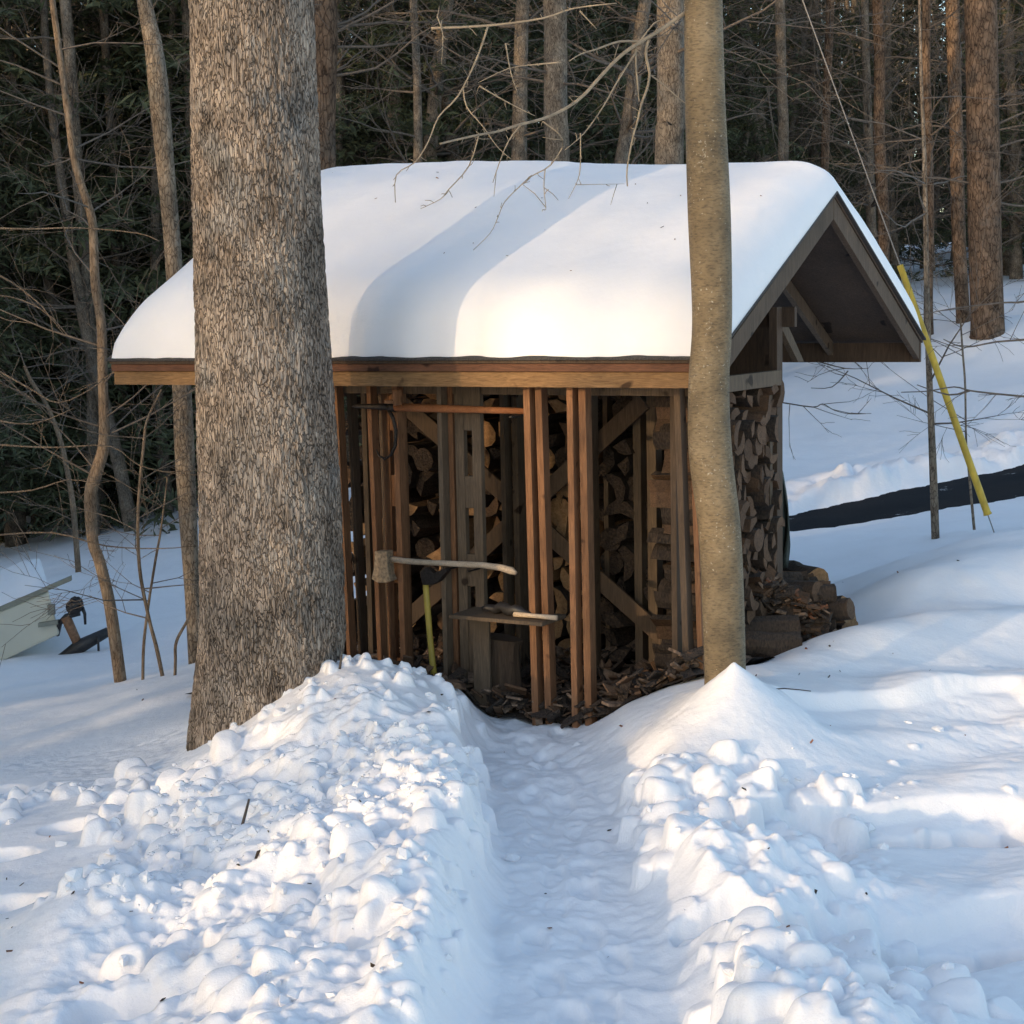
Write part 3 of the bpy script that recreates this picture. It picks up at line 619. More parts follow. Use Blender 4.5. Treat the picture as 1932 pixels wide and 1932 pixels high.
# dark cloth / glove bundle on the shelf
c = sh(onplane(955, 1145, .1)[0], .1, bz+.016); m = MB()
aa = np.linspace(-1, 1, 12)
m.tube([c+A*(.16*a_)+Z*(.018+.014*math.cos(a_*1.6)+.006*math.sin(a_*9))+D*.02*math.sin(a_*3) for a_ in aa], [.008+.024*math.cos(a_*1.45) for a_ in aa], 8, 0, True, .12)
tag(m.build('work_glove', [M['black']], None, True, 0, tuple(c)), 'dark crumpled work glove lying on the little shelf', 'glove')
m = MB(); c = c-A*.22+D*(-.05)+Z*.014; m.tube([c-A*.13, c+A*.02, c+A*.14], [.015, .013, .015], 8); h_ = m.build('hatchet', [M['handle']], None, True, 0, tuple(c))
tag(h_, 'short worn wooden mallet handle lying at the right end of the little shelf', 'handle')

# tools hung across the front
def ppt(x, y, t): s, z = onplane(x, y, t); return sh(s, t, z)
# cant hook
ch = empty('cant_hook', ppt(830, 770, .235)); tag(ch, 'long orange brown cant hook with curved iron hook, hanging level under the eave', 'cant hook')
def sub(m, name, mat, par, smooth=True, bev=0):
    loc = np.array(par.location); o = m.build(name, mat, None, smooth, bev, tuple(loc)); o.parent = par; o.location = (0, 0, 0); return o
m = MB(); m.tube([ppt(740, 768, .235), ppt(800, 770, .235), ppt(900, 773, .235), ppt(998, 776, .235)], [.024, .024, .02, .017], 12); sub(m, 'handle', M['orange'], ch)
m = MB(); m.tube([ppt(664, 767, .235), ppt(672, 766, .235), ppt(740, 768, .235)], [.003, .013, .022], 10); sub(m, 'spike', M['iron'], ch)
m = MB(); m.tube([ppt(x, y, .22) for x, y in [(734, 774), (742, 790), (747, 812), (746, 840), (738, 858), (726, 866), (715, 860), (710, 848)]], [.012, .012, .011, .01, .01, .009, .007, .003], 8); sub(m, 'hook', M['iron'], ch)
m = MB(); m.tube([ppt(x, y, .235) for x, y in [(734, 768), (746, 768)]], .029, 12); sub(m, 'collar', M['iron'], ch)
m = MB(); m.box(ppt(750, 750, .15), A*.012, D*.03, Z*.045); m.box(ppt(738, 758, .15), A*.03, D*.03, Z*.01); part(m, 'tool_bracket', M['wood'])
m = MB(); m.box(ppt(978, 785, .2), A*.01, D*.09, Z*.006); part(m, 'tool_peg', M['iron'])
# splitting maul
mu = empty('splitting_maul', ppt(720, 1070, .235)); tag(mu, 'worn splitting maul with rusty wedge head hanging level on the front uprights', 'splitting maul')
hp = [(728, 1053), (760, 1058), (800, 1061), (860, 1064), (910, 1066), (945, 1071), (965, 1077), (974, 1082)]
m = MB()
for i, (x, y) in enumerate(hp): pass
m.tube([ppt(x, y, .235) for x, y in hp], [.019, .018, .017, .017, .017, .019, .022, .012], 10, 0, True, .03); sub(m, 'handle', M['handle'], mu)
m = MB(); hd = [(706, 1040), (730, 1040), (731, 1062), (733, 1085), (738, 1096), (728, 1100), (712, 1100), (700, 1093), (704, 1075), (706, 1055)]
m.prism([ppt(x, y, .19) for x, y in hd], D*.07); sub(m, 'head', M['axehead'], mu, False, .006)
for px_ in ((846, 1074), (892, 1076)):
    m = MB(); q_ = ppt(*px_, .235); m.tube([q_-D*.05, q_-D*.03+Z*.0, q_+D*.12], [.006, .006, .006], 6); m.tube([q_-D*.05, q_-D*.055+Z*.02], [.006, .005], 6); part(m, 'tool_peg', M['iron'])
# yellow axe leaning
ya = empty('yellow_axe', ppt(820, 1268, .235)); tag(ya, 'yellow handled splitting axe standing head up against the divider', 'axe')
m = MB(); m.tube([ppt(x, y, .2) for x, y in [(803, 1098), (806, 1140), (811, 1200), (816, 1250), (821, 1290)]], [.018, .019, .018, .019, .021], 10); sub(m, 'handle', M['yellowh'], ya)
m = MB(); m.prism([ppt(x, y, .18) for x, y in [(792, 1080), (803, 1070), (818, 1082), (838, 1072), (843, 1078), (826, 1098), (815, 1104), (797, 1104)]], D*.05); sub(m, 'head', M['iron'], ya, False, .004)
# tarp hanging behind the right corner
m = MB(); V = []; F = []
for i in range(9):
    for j in range(14):
        w_ = i/8; v_ = j/13; q = ppt(1468+(22*math.sin(v_*2.6)**1.0+3)*w_, 880+190*v_, 1.75); V.append(q+D*(.03*math.sin(w_*9+v_*4)))
for i in range(8):
    for j in range(13): F.append((i*14+j, i*14+j+1, (i+1)*14+j+1, (i+1)*14+j))
m.add(V, F); o = m.build('tarp', [M['tarp']], None, True, 0, tuple(V[0])); md = o.modifiers.new('s', 'SOLIDIFY'); md.thickness = .01
tag(o, 'dark green tarp edge bulging behind the right rear corner post of the woodshed', 'tarp')

# ------------------------------------------------------------------ trees
def rodrig(v, k, a): k = k/np.linalg.norm(k); return v*math.cos(a)+np.cross(k, v)*math.sin(a)+k*(k@v)*(1-math.cos(a))
def grow(m, P, d, L, r, depth, r_, kids=(4, 7), n=4, droop=-.02, spread=.8, minr=.003, mat=0):
    k = max(3, int(L/.35)) if depth > 0 else 4
    pts = [np.array(P, float)]; d = np.array(d, float); d /= np.linalg.norm(d); dirs = [d]
    for i in range(k):
        d = d+r_.normal(0, .13, 3)+np.array([0, 0, -droop]); d /= np.linalg.norm(d); pts.append(pts[-1]+d*L/k); dirs.append(d)
    rad = np.linspace(r, max(r*.25, minr*.7), k+1); m.tube(pts, rad, n if r > .02 else 3, mat, False)
    if depth > 0:
        for j in range(int(r_.integers(*kids))):
            f_ = r_.uniform(.2, 1.0); i = min(k-1, int(f_*k)); q = pts[i]*(1-(f_*k-i))+pts[i+1]*(f_*k-i) if i < k else pts[-1]
            ax = np.cross(dirs[i], r_.normal(0, 1, 3)); nd_ = rodrig(dirs[i], ax, r_.uniform(.4, spread))
            grow(m, q, nd_, L*r_.uniform(.35, .65), max(minr, rad[i]*.5), depth-1, r_, kids, n, droop, spread, minr, mat)
def trunk_tube(m, pts, rad, n=16, sub_=4, rough=0, mat=0):
    P = np.array(pts, float); R = np.array(rad, float); t = np.arange(len(P)); tf = np.linspace(0, len(P)-1, (len(P)-1)*sub_+1)
    def cr(Q, x):
        i = int(min(x, len(Q)-2)); f_ = x-i; p0, p1, p2, p3 = Q[max(i-1, 0)], Q[i], Q[i+1], Q[min(i+2, len(Q)-1)]
        return .5*(2*p1+(p2-p0)*f_+(2*p0-5*p1+4*p2-p3)*f_**2+(3*p1-p0-3*p2+p3)*f_**3)
    PP = np.array([cr(P, x) for x in tf]); RR = np.array([cr(R, x) for x in tf]); m.tube(PP, RR, n, mat, True, rough); return PP, RR
# big oak on the left
YT = 8.9
def oak():
    rows = [(478, 255, 1500), (496, 284, 1400), (503, 280, 1300), (514, 280, 1200), (513, 275, 1100), (510, 268, 950), (503, 262, 800), (495, 250, 600), (484, 238, 350), (477, 230, 100), (472, 226, -80)]
    cs = []; rs = []
    for (x, w, y) in rows: p = at(x, y, YT); cs.append(p); rs.append(w/2/FPX*YT*1.0)
    top = cs[-1]; cs += [top+np.array([.03, .02, 2.5]), top+np.array([-.1, .1, 6]), top+np.array([.1, 0, 9])]; rs += [.3, .24, .14]
    cs = np.array(cs); rs = np.array(rs); z = cs[:, 2]; order = np.argsort(z); nz, nth = 560, 300
    zs = np.concatenate([np.linspace(z.min(), 4.6, nz), np.linspace(4.75, z.max(), 40)]); th_ = np.linspace(0, 2*math.pi, nth, endpoint=False)
    cx = np.interp(zs, z[order], cs[order, 0]); cy = np.interp(zs, z[order], cs[order, 1]); R = np.interp(zs, z[order], rs[order])
    TH, ZZ = np.meshgrid(th_, zs); u = TH/(2*math.pi)*64; v = ZZ*11
    # bark: elongated plates
    def cellular(u, v, seed, per):
        r = np.random.default_rng(seed); J = r.random((per, 512, 2)); best = np.full(u.shape, 9.); sec = best.copy(); ui = np.floor(u).astype(int); vi = np.floor(v).astype(int)
        for a in (-1, 0, 1):
            for b_ in (-1, 0, 1):
                c_ = J[(ui+a) % per, (vi+b_) % 512]; d_ = np.hypot(u-(ui+a+c_[..., 0]), v-(vi+b_+c_[..., 1])); sec = np.minimum(sec, np.maximum(best, d_)); best = np.minimum(best, d_)
        return sec-best
    e = cellular(u+1.2*vnoise(TH*3, ZZ*3, 1, 7), v+.6*vnoise(TH*3, ZZ*3, 2, 8), 5, 64)
    disp = .008*np.clip(e*2.4, 0, 1)+.006*fbm(TH*4, ZZ*5, 2.5, 19)+.012*fbm(np.cos(TH)*2, ZZ*.6+np.sin(TH)*2, 1.2, 29)
    flare = .12*np.clip(.75-ZZ, 0, 1)**1.5*(1+.5*np.sin(TH*4+1))
    Rr = R[:, None]-.008+disp+flare*.15
    V = np.stack([cx[:, None]+np.cos(TH)*Rr, cy[:, None]+np.sin(TH)*Rr, ZZ], -1).reshape(-1, 3); n1 = len(zs)
    idx = np.arange(n1*nth).reshape(n1, nth); nx_ = np.roll(idx, -1, 1); F = np.stack([idx[:-1].ravel(), nx_[:-1].ravel(), nx_[1:].ravel(), idx[1:].ravel()], 1)
    root = empty('oak_tree', (cx[0], cy[0], 0)); tag(root, 'massive old oak trunk with rough plated bark standing left of the snow path', 'tree')
    V = V-np.array([cx[0], cy[0], 0]); obj('trunk', mesh_from('trunk', V, F, [M['oak']]), root)
    m = MB(); r_ = np.random.default_rng(4)
    for k in range(9):
        z_ = 7+k*.7; i = np.argmin(abs(zs-z_)); a = k*2.4
        grow(m, (cx[i]-cx[0], cy[i]-cy[0], zs[i]), (math.cos(a), math.sin(a), .6), 3.2, .09, 2, r_)
    m.build('crown', M['twig'], root, True)
oak()
# slender beech on the right
YB = 8.3
be = empty('beech_tree', tuple(at(1368, 1290, YB))); tag(be, 'smooth olive grey beech, slightly bent, in front of the right side of the woodshed', 'tree')
prof = [(1290, 1364, -60), (1291, 1362, 0), (1293, 1368, 200), (1298, 1378, 400), (1306, 1381, 600), (1299, 1376, 720), (1299, 1381, 850), (1317, 1398, 1000), (1324, 1405, 1150), (1328, 1408, 1270), (1326, 1412, 1400)]
pts = [at((a_+b_)/2, y, YB) for a_, b_, y in prof][::-1]; rad = [(b_-a_)/2/FPX*YB for a_, b_, y in prof][::-1]
tp = pts[-1]; pts += [tp+np.array([-.01, .0, .3]), tp+np.array([-.03, .02, .8]), tp+np.array([-.05, .05, 1.8]), tp+np.array([.1, .1, 3.5]), tp+np.array([0, .3, 6])]; rad += [.093, .09, .08, .06, .03]
m = MB(); PP, RR = trunk_tube(m, pts, rad, 28, 8); sub(m, 'trunk', M['beech'], be)
def px2(cx_, cy_, Y_): return at(552.4+cx_*.4085, cy_*.4085, Y_)
twigs = [([(1830, 50), (1700, 130), (1590, 205), (1500, 270), (1420, 360), (1330, 450), (1250, 510), (1150, 550), (1050, 575), (950, 600), (860, 620), (760, 645), (680, 665)], .0105),
 ([(1640, 180), (1632, 260), (1645, 340), (1635, 420), (1610, 480), (1590, 580), (1570, 640), (1550, 780), (1543, 860)], .008), ([(1580, 220), (1582, 300), (1595, 400), (1605, 470)], .006),
 ([(1590, 230), (1500, 380), (1430, 490), (1340, 620), (1250, 690)], .005), ([(1645, 345), (1720, 390), (1800, 470), (1900, 540)], .004), ([(1620, 190), (1510, 190), (1400, 235), (1330, 250), (1280, 285)], .006),
 ([(1600, 195), (1660, 110), (1710, 90)], .005), ([(900, 120), (870, 200), (830, 310), (760, 440), (680, 540), (620, 660), (560, 745), (480, 810), (478, 930)], .005),
 ([(860, 620), (815, 770), (720, 880), (680, 920), (590, 965)], .0035), ([(1150, 555), (1250, 650), (1190, 760), (1100, 820), (1040, 870), (980, 930), (950, 1000), (920, 1080), (830, 1155)], .0035), ([(1165, 780), (1160, 860), (1170, 960), (1166, 980)], .0025),
 ([(1330, 620), (1330, 760), (1310, 830), (1275, 915)], .003), ([(1050, 572), (1000, 650), (950, 760), (920, 840)], .004), ([(860, 400), (950, 450), (1030, 490), (1120, 540)], .004),
 ([(790, 410), (810, 500), (880, 590), (950, 680), (1010, 735)], .004), ([(640, 130), (900, 120), (1150, 75), (1300, 40), (1500, 5)], .006), ([(1240, 290), (1130, 300), (990, 320), (870, 390)], .004), ([(1315, 50), (1400, 135)], .004),
 ([(980, 200), (1010, 330), (1040, 430)], .004), ([(1310, 850), (1400, 845), (1530, 855)], .002), ([(660, 80), (700, 170), (690, 300)], .003)]
m = MB(); r_ = np.random.default_rng(12)
for k, (pl, r0) in enumerate(twigs):
    Yk = 8.2-.25*(k % 4) if k < 7 else 7.2+.2*(k % 5)
    P = [px2(x, y, Yk if k > 6 else 8.3-.9*(1830-x)/1100) + r_.normal(0, .004, 3) for x, y in pl]
    PP, RR = trunk_tube(m, P, np.linspace(r0, r0*.4, len(P)), 5, 3)
    for q in range(len(PP)-1):
        if r_.random() < .5: dv = r_.normal(0, 1, 3); dv[1] *= .4; dv /= np.linalg.norm(dv); L_ = r_.uniform(.01, .04) if r_.random() < .93 else r_.uniform(.08, .16); m.tube([PP[q], PP[q]+dv*L_*.5, PP[q]+dv*L_+r_.normal(0, .01, 3)], [.002, .002, .0012], 3)
sub(m, 'branches', M['twigpale'], be)
m = MB(); r_ = np.random.default_rng(5)
for k in range(7):
    q = tp+np.array([0, .1, 1.2+k*.6]); a = k*2.3; grow(m, q, (math.cos(a), math.sin(a), .7), 2, .03, 2, r_)
sub(m, 'crown', M['twig'], be)

# individually seen trees: list of photo points, width px, distance
def seen_tree(name, pts_, Y_, mat, label, cat='tree', n=12, twig=None, seed=1, up_to=None, group=None, twmat='twig', tdepth=2, tl=1.0, tr=.006):
    P = [at(x, y, Y_) for x, y, w in pts_][::-1]; R = [w/2/FPX*Y_ for x, y, w in pts_][::-1]
    g = gz(P[0][0], P[0][1]); P[0] = np.array([P[0][0], P[0][1], min(P[0][2], g)-.1])
    if up_to:                        # carry the trunk on above the picture in growing steps, along its own lean
        st = P[-1]-P[-2]; le = np.clip(st[:2]/max(st[2], .05), -.15, .15); dz = max(st[2], .2); r0 = R[-1]; z0 = P[-1][2]
        while P[-1][2] < up_to-.1: dz = min(dz*1.7, up_to-P[-1][2]); P.append(P[-1]+np.array([le[0]*dz*.6, le[1]*dz, dz])); R.append(r0*(1-.75*(P[-1][2]-z0)/(up_to-z0)))
    root = empty(name, tuple(P[0])); m = MB(); PP, RR = trunk_tube(m, P, R, n, 5); sub(m, 'trunk', M[mat], root)
    r_ = np.random.default_rng(seed)
    if twig:
        m = MB(); z0, z1, nn = twig
        for k in range(nn):
            i = int(r_.uniform(z0, z1)*(len(PP)-1)); a = r_.uniform(0, 6.28)
            grow(m, PP[i], (math.cos(a), math.sin(a)*.8, r_.uniform(-.1, .6)), tl*r_.uniform(.5, 1.2), min(tr*1.6, RR[i]*.5), tdepth, r_, (3, 6), 4, .01, 1.0, tr*.35)
        sub(m, 'branches', M[twmat], root)
    return tag(root, label, cat, group)
seen_tree('sapling', [(140, 300, 14), (158, 363, 15), (173, 411, 16), (177, 470, 17), (180, 536, 18), (191, 610, 18), (193, 683, 19), (195, 757, 19), (196, 838, 22), (182, 890, 24), (171, 933, 25), (175, 1020, 22), (188, 1060, 22), (205, 1130, 23), (216, 1200, 24), (230, 1292, 25)], 13, 'sapbark',
          'crooked tan sapling with a kink at mid height, left of the big oak', twig=(.25, 1, 26), seed=21, up_to=8, tl=1.5)
seen_tree('tall_tree', [(272, 0, 28), (290, 90, 34), (300, 180, 38), (311, 300, 34), (320, 400, 32), (328, 500, 32), (343, 735, 36), (348, 850, 38), (356, 1000, 34), (363, 1120, 30), (372, 1265, 32)], 13.4, 'greybark',
          'tall grey mottled tree rising behind the left end of the woodshed roof', twig=(.5, 1, 12), seed=22, up_to=14, tl=1.8, tr=.01)
seen_tree('sapling', [(46, 690, 6), (60, 720, 7), (88, 764, 8), (114, 830, 9), (127, 889, 10), (136, 941, 11), (143, 1014, 11), (149, 1092, 12)], 22, 'sapbark', 'thin leaning sapling growing just behind the pale trailer', twig=(.1, 1, 14), seed=23, tl=1.3)
seen_tree('sapling', [(305, 735, 4), (278, 792, 5), (271, 841, 6), (261, 955, 6), (263, 1069, 7), (281, 1167, 7), (296, 1225, 8), (312, 1283, 8)], 12.2, 'sapbark', 'thin dark stem curving up left from the snow between sapling and oak, crossing another stem', twig=(.3, 1, 10), seed=24, tl=.9)
seen_tree('sapling', [(316, 900, 3), (304, 997, 4), (294, 1053, 5), (281, 1135, 5), (271, 1220, 6), (268, 1277, 6)], 12.3, 'sapbark', 'thinnest pale stem leaning right, crossing the darker stem', twig=(.4, 1, 8), seed=25, tl=.8)
seen_tree('sapling', [(362, 1120, 4), (356, 1164, 5), (333, 1210, 6), (331, 1250, 6), (328, 1284, 6)], 12.0, 'sapbark', 'short bent stem beside the left edge of the big oak trunk', seed=26)
seen_tree('sapling', [(1738, 150, 6), (1744, 300, 8), (1749, 560, 11), (1753, 700, 12), (1757, 800, 13), (1761, 900, 15), (1766, 1016, 16)], 14, 'greybark', 'straight dark sapling crossing the yellow guy wire guard', twig=(.25, .8, 9), seed=27, up_to=6, tl=1.2)
seen_tree('sapling', [(1812, 600, 3), (1816, 660, 4), (1821, 728, 4), (1823, 835, 4), (1830, 910, 5), (1841, 1006, 6)], 14.3, 'greybark', 'thin wavy sapling right of the yellow guy wire guard', twig=(.2, 1, 8), seed=28, tl=.9)
# two loose branches drawn from the photo
def loose(name, lines, Y_, label, r0=.006, mat='twig'):
    m = MB(); r_ = np.random.default_rng(len(lines))
    for pl in lines:
        PP, RR = trunk_tube(m, [at(x, y, Y_) for x, y in pl], np.linspace(r0, r0*.4, len(pl)), 5, 3)
        for q in range(len(PP)-1):
            if r_.random() < .35: grow(m, PP[q], r_.normal(0, 1, 3)*np.array([1, .5, .6]), r_.uniform(.08, .4), .0035, 1, r_, (1, 3), 3, 0, .9, .002)
    o = m.build(name, M[mat], None, True, 0, tuple(at(*lines[0][0], Y_))); tag(o, label, 'branch')
loose('bare_branch', [[(1960, 750), (1932, 748), (1880, 743), (1830, 737), (1800, 730), (1750, 738), (1700, 740)], [(1830, 737), (1790, 745), (1730, 726)], [(1950, 640), (1880, 645), (1820, 655), (1780, 640)], [(1960, 545), (1932, 569), (1890, 571), (1800, 582), (1736, 594)]], 12.5, 'bare twiggy branch reaching in from the right over the sunlit snow', .009)
loose('bare_branch', [[(1473, 759), (1534, 768), (1552, 762), (1574, 774), (1604, 781), (1644, 780)], [(1543, 682), (1595, 695), (1638, 695)], [(1600, 700), (1570, 730), (1530, 732)]], 12, 'fine dark twig hanging behind the right corner post of the woodshed', .005)
loose('bare_branch', [[(-20, 838), (60, 843), (111, 844), (209, 842), (261, 877), (327, 893), (379, 896)], [(-20, 430), (60, 432), (150, 430), (260, 440), (300, 455)], [(-20, 560), (20, 560), (80, 585), (120, 630)], [(-10, 1010), (100, 1005), (200, 1030), (300, 1035), (370, 1030)],
                      [(-20, 690), (60, 735), (110, 760), (170, 735), (220, 700), (300, 690)], [(-20, 790), (60, 800), (140, 770)], [(0, 520), (40, 545), (95, 600), (100, 690)], [(-20, 930), (60, 925), (130, 905), (190, 915)]], 11.5, 'pale twiggy branches crossing in front of the crooked sapling at the left edge', .007, 'sapbark')
# prominent trunks of the wood
big = [(612, -40, 612, 330, 46, 24, 'pine', 'broad orange brown trunk just right of the oak, above the roof'), (1044, -40, 1052, 320, 46, 24, 'greybark', 'furrowed brown trunk rising behind the middle of the snowy roof'),
       (1262, -40, 1264, 320, 54, 19, 'greybark', 'wide grey trunk rising just left of the smooth beech trunk'), (1850, -40, 1862, 608, 62, 30, 'pine', 'largest rusty pine trunk standing in the snow at the right edge of the wood'),
       (1797, -40, 1815, 590, 26, 34, 'pine', 'narrower rusty trunk close behind the largest pine'), (1566, -40, 1555, 420, 16, 38, 'pine', 'thin sunlit orange trunk above the right end of the roof'),
       (1655, -40, 1668, 560, 22, 36, 'pine', 'sunlit tan trunk between the gable and the yellow guard'), (1748, -40, 1752, 560, 17, 32, 'pine', 'slim pale trunk directly behind the straight dark sapling'),
       (752, -40, 758, 320, 18, 40, 'greybark', 'slim dark trunk above the left part of the roof'), (120, -40, 175, 700, 22, 28, 'greybark', 'leaning brown trunk deep in the left wood'), (330, -40, 300, 500, 14, 30, 'greybark', 'thin leaning trunk left of the oak'),
       (195, -40, 230, 700, 16, 30, 'greybark', 'thin dark leaning trunk beside the leaning brown trunk'), (1468, -40, 1478, 330, 20, 36, 'greybark', 'dull trunk directly above the right half of the roof'), (1905, -40, 1900, 560, 18, 44, 'greybark', 'grey trunk at the far right behind the largest pine'),
       (845, -40, 850, 320, 14, 45, 'greybark', 'slim trunk over the roof between two wider ones'), (960, -40, 965, 320, 14, 45, 'greybark', 'slim trunk left of the furrowed brown trunk')]
for k, (x0, y0, x1, y1, w, Y_, mt, lb) in enumerate(big):
    pts_ = [(x0+(x1-x0)*f_+random.uniform(-3, 3), y0+(y1-y0)*f_, w*(.92+.08*f_)) for f_ in np.linspace(0, 1, 5)]
    P = at(x1, y1, Y_); g = gz(P[0], P[1])
    if P[2] > g:    # carry the trunk down to the snow
        pts_.append((x1+1, y1+(P[2]-g)*FPX/Y_*1.02, w*1.1))
    seen_tree('woodland_tree', pts_, Y_, mt, lb, seed=40+k, up_to=16, twig=(.3, 1, 16), tl=2.6, tr=.014, n=14)
# repeating bare trees of the wood
def bare_variant(seed, h=15, r=.13):
    r_ = np.random.default_rng(seed); m = MB(); P = [np.array([0, 0, -.5])]; d = np.array([r_.normal(0, .05), r_.normal(0, .05), 1.])
    for i in range(9): d = d+np.array([r_.normal(0, .035), r_.normal(0, .035), 0]); P.append(P[-1]+d/np.linalg.norm(d)*h/9)
    PP, RR = trunk_tube(m, P, np.linspace(r, r*.25, 10), 9, 2)
    t = m; b_ = MB()
    for k in range(34):
        i = int(r_.uniform(.1, .98)*(len(PP)-1)); a = r_.uniform(0, 6.28); grow(b_, PP[i], (math.cos(a), math.sin(a), r_.uniform(0, .8)), r_.uniform(1, 3), max(.012, RR[i]*.3), 2, r_, (3, 5), 3, .0, .9, .006)
    a_ = t.build('trunk', M['greybark'], None, True); c_ = b_.build('branches', M['twig'], None, True)
    ma, mc = a_.data, c_.data; bpy.data.objects.remove(a_); bpy.data.objects.remove(c_); return ma, mc
bare = [bare_variant(100+k, 13+k, .1+.02*k) for k in range(6)]
def bare_tree(k, x, y, rz, s, label, group):
    root = empty('bare_tree', (x, y, gz(x, y))); root.rotation_euler = (0, 0, rz); root.scale = (s, s, s)
    obj('trunk', bare[k][0], root); obj('branches', bare[k][1], root); return tag(root, label, 'tree', group)
cntb = 0
DP = lambda y: 'at the near edge of' if y < 42 else 'in the middle of' if y < 57 else 'deep in'
for k in range(600):
    Y_ = rng.uniform(27, 72); X_ = rng.uniform(-.36*Y_, .36*Y_)
    if X_ > 2 and Y_ < 36: continue
    if X_ > 5 and Y_ < 40: continue
    bare_tree(int(rng.integers(0, 6)), X_, Y_, rng.uniform(0, 6.28), rng.uniform(.7, 1.15), *(('slender bare grey tree %s the wood left of the big oak' % DP(Y_), 'bare trees %s the left wood' % DP(Y_)) if X_/Y_ < -.19 else ('slender bare grey tree %s the wood above the snowy roof' % DP(Y_), 'bare trees %s the wood above the roof' % DP(Y_)) if X_/Y_ < .16 else ('slender bare grey tree %s the wood right of the beech' % DP(Y_), 'bare trees %s the right wood' % DP(Y_)))); cntb += 1
    if cntb >= 190: break
# hemlocks
def hem_variant(seed, h=14):
    r_ = np.random.default_rng(seed); m = MB(); m.tube([(0, 0, -.5), (0, 0, h*.5), (.1, 0, h)], [.2, .12, .02], 8)
    t = m.build('trunk', M['greybark'], None, True); V = []; F = []
    nb = 150
    for b_ in range(nb):
        z = h*(.06+.92*(b_/nb)); L = (1-z/h)**.7*3.0*r_.uniform(.6, 1.1)+.3; a = b_*2.4+r_.uniform(-.3, .3); dr = r_.uniform(-.35, .05)
        ca, sa = math.cos(a), math.sin(a)
        for q in range(int(62*L)):
            f_ = r_.random()**.6; sp_ = (1-f_*.6)*L*.28; lat = r_.normal(0, sp_*.6)
            c = np.array([ca*f_*L-sa*lat, sa*f_*L+ca*lat, z+dr*f_*L-.15*f_*f_*L+r_.normal(0, .06)])
            n_ = r_.normal(0, 1, 3); n_[2] = abs(n_[2])+.6; n_ /= np.linalg.norm(n_); u = np.cross(n_, r_.normal(0, 1, 3)); u /= np.linalg.norm(u); v = np.cross(n_, u)
            l = r_.uniform(.06, .17); w = l*r_.uniform(.12, .3); i0 = len(V); V += [c-u*l, c+v*w, c+u*l-Z*.04, c-v*w]; F.append((i0, i0+1, i0+2, i0+3))
    me = mesh_from('crown', V, np.array(F), [M['needles']], None, False); mt = t.data; bpy.data.objects.remove(t); return mt, me
hem = [hem_variant(200+k, 12+2*k) for k in range(4)]
def hemlock(k, x, y, rz, s, label, group, name='hemlock'):
    root = empty(name, (x, y, gz(x, y))); root.rotation_euler = (0, 0, rz); root.scale = (s, s, s)
    obj('trunk', hem[k][0], root); obj('crown', hem[k][1], root); return tag(root, label, 'evergreen tree', group)
spots = [(-2.6, 29), (-.7, 31), (-4.6, 30), (-8.3, 28.5), (-6.6, 30), (-10, 30), (1.6, 33), (4.4, 38), (-7.4, 32), (-10.5, 33), (-8, 35), (-5.8, 34), (-3.2, 36), (-12.5, 36), (-1.5, 40), (.8, 38), (3, 41), (-7, 40), (5, 44), (8, 46), (-4.5, 44), (-10, 45), (11, 50), (13.5, 47), (2, 50), (-14, 48), (-1, 52), (7, 55), (16, 56), (-6, 55), (-12, 58), (10, 60), (17, 64), (0, 62), (-17, 62), (4.5, 66), (12, 70), (-8, 68), (13.5, 42), (-9.3, 30.5), (19, 60)]
for k, (x, y) in enumerate(spots):
    hemlock(k % 4, x+rng.uniform(-.8, .8), y+rng.uniform(-1, 1), rng.uniform(0, 6.28), rng.uniform(.85, 1.2), *(('dark green hemlock in the wood left of the big oak', 'hemlocks of the left wood') if x/y < -.19 else ('dark green hemlock in the wood above the snowy roof', 'hemlocks above the roof') if x/y < .16 else ('dark green hemlock in the wood right of the beech', 'hemlocks of the right wood')))
# far-off wood
V = []; F = []; r_ = np.random.default_rng(77)
for k in range(900):
    y = r_.uniform(80, 120); x = r_.uniform(-.5*y, .5*y); z0 = tps(np.array([x]), np.array([y]))[0]-1; h = r_.uniform(12, 22); w = r_.uniform(.1, .3); lx = r_.normal(0, .6)
    for a in range(3):
        i0 = len(V); a0, a1 = a*2.09, (a+1)*2.09
        V += [(x+math.cos(a0)*w, y+math.sin(a0)*w, z0), (x+math.cos(a1)*w, y+math.sin(a1)*w, z0), (x+lx+math.cos(a1)*w*.4, y+math.sin(a1)*w*.4, z0+h), (x+lx+math.cos(a0)*w*.4, y+math.sin(a0)*w*.4, z0+h)]; F.append((i0, i0+1, i0+2, i0+3))
for k in range(60000):
    y = r_.uniform(80, 120); x = r_.uniform(-.5*y, .5*y); z0 = tps(np.array([x]), np.array([y]))[0] if k % 50 == 0 else z0
    c = np.array([x, y, 4+r_.random()**1.1*19]); u = r_.normal(0, 1, 3); u /= np.linalg.norm(u); v = np.cross(u, r_.normal(0, 1, 3)); v /= np.linalg.norm(v); l = r_.uniform(.1, .5); w = l*r_.uniform(.2, .5)
    i0 = len(V); V += [c-u*l, c+v*w, c+u*l, c-v*w]; F.append((i0, i0+1, i0+2, i0+3))
tag(obj('far_wood', mesh_from('far_wood', V, np.array(F), [M['farwood']], None, False)), 'brown mass of distant woodland beyond the nearer trunks', 'woodland', kind='stuff')
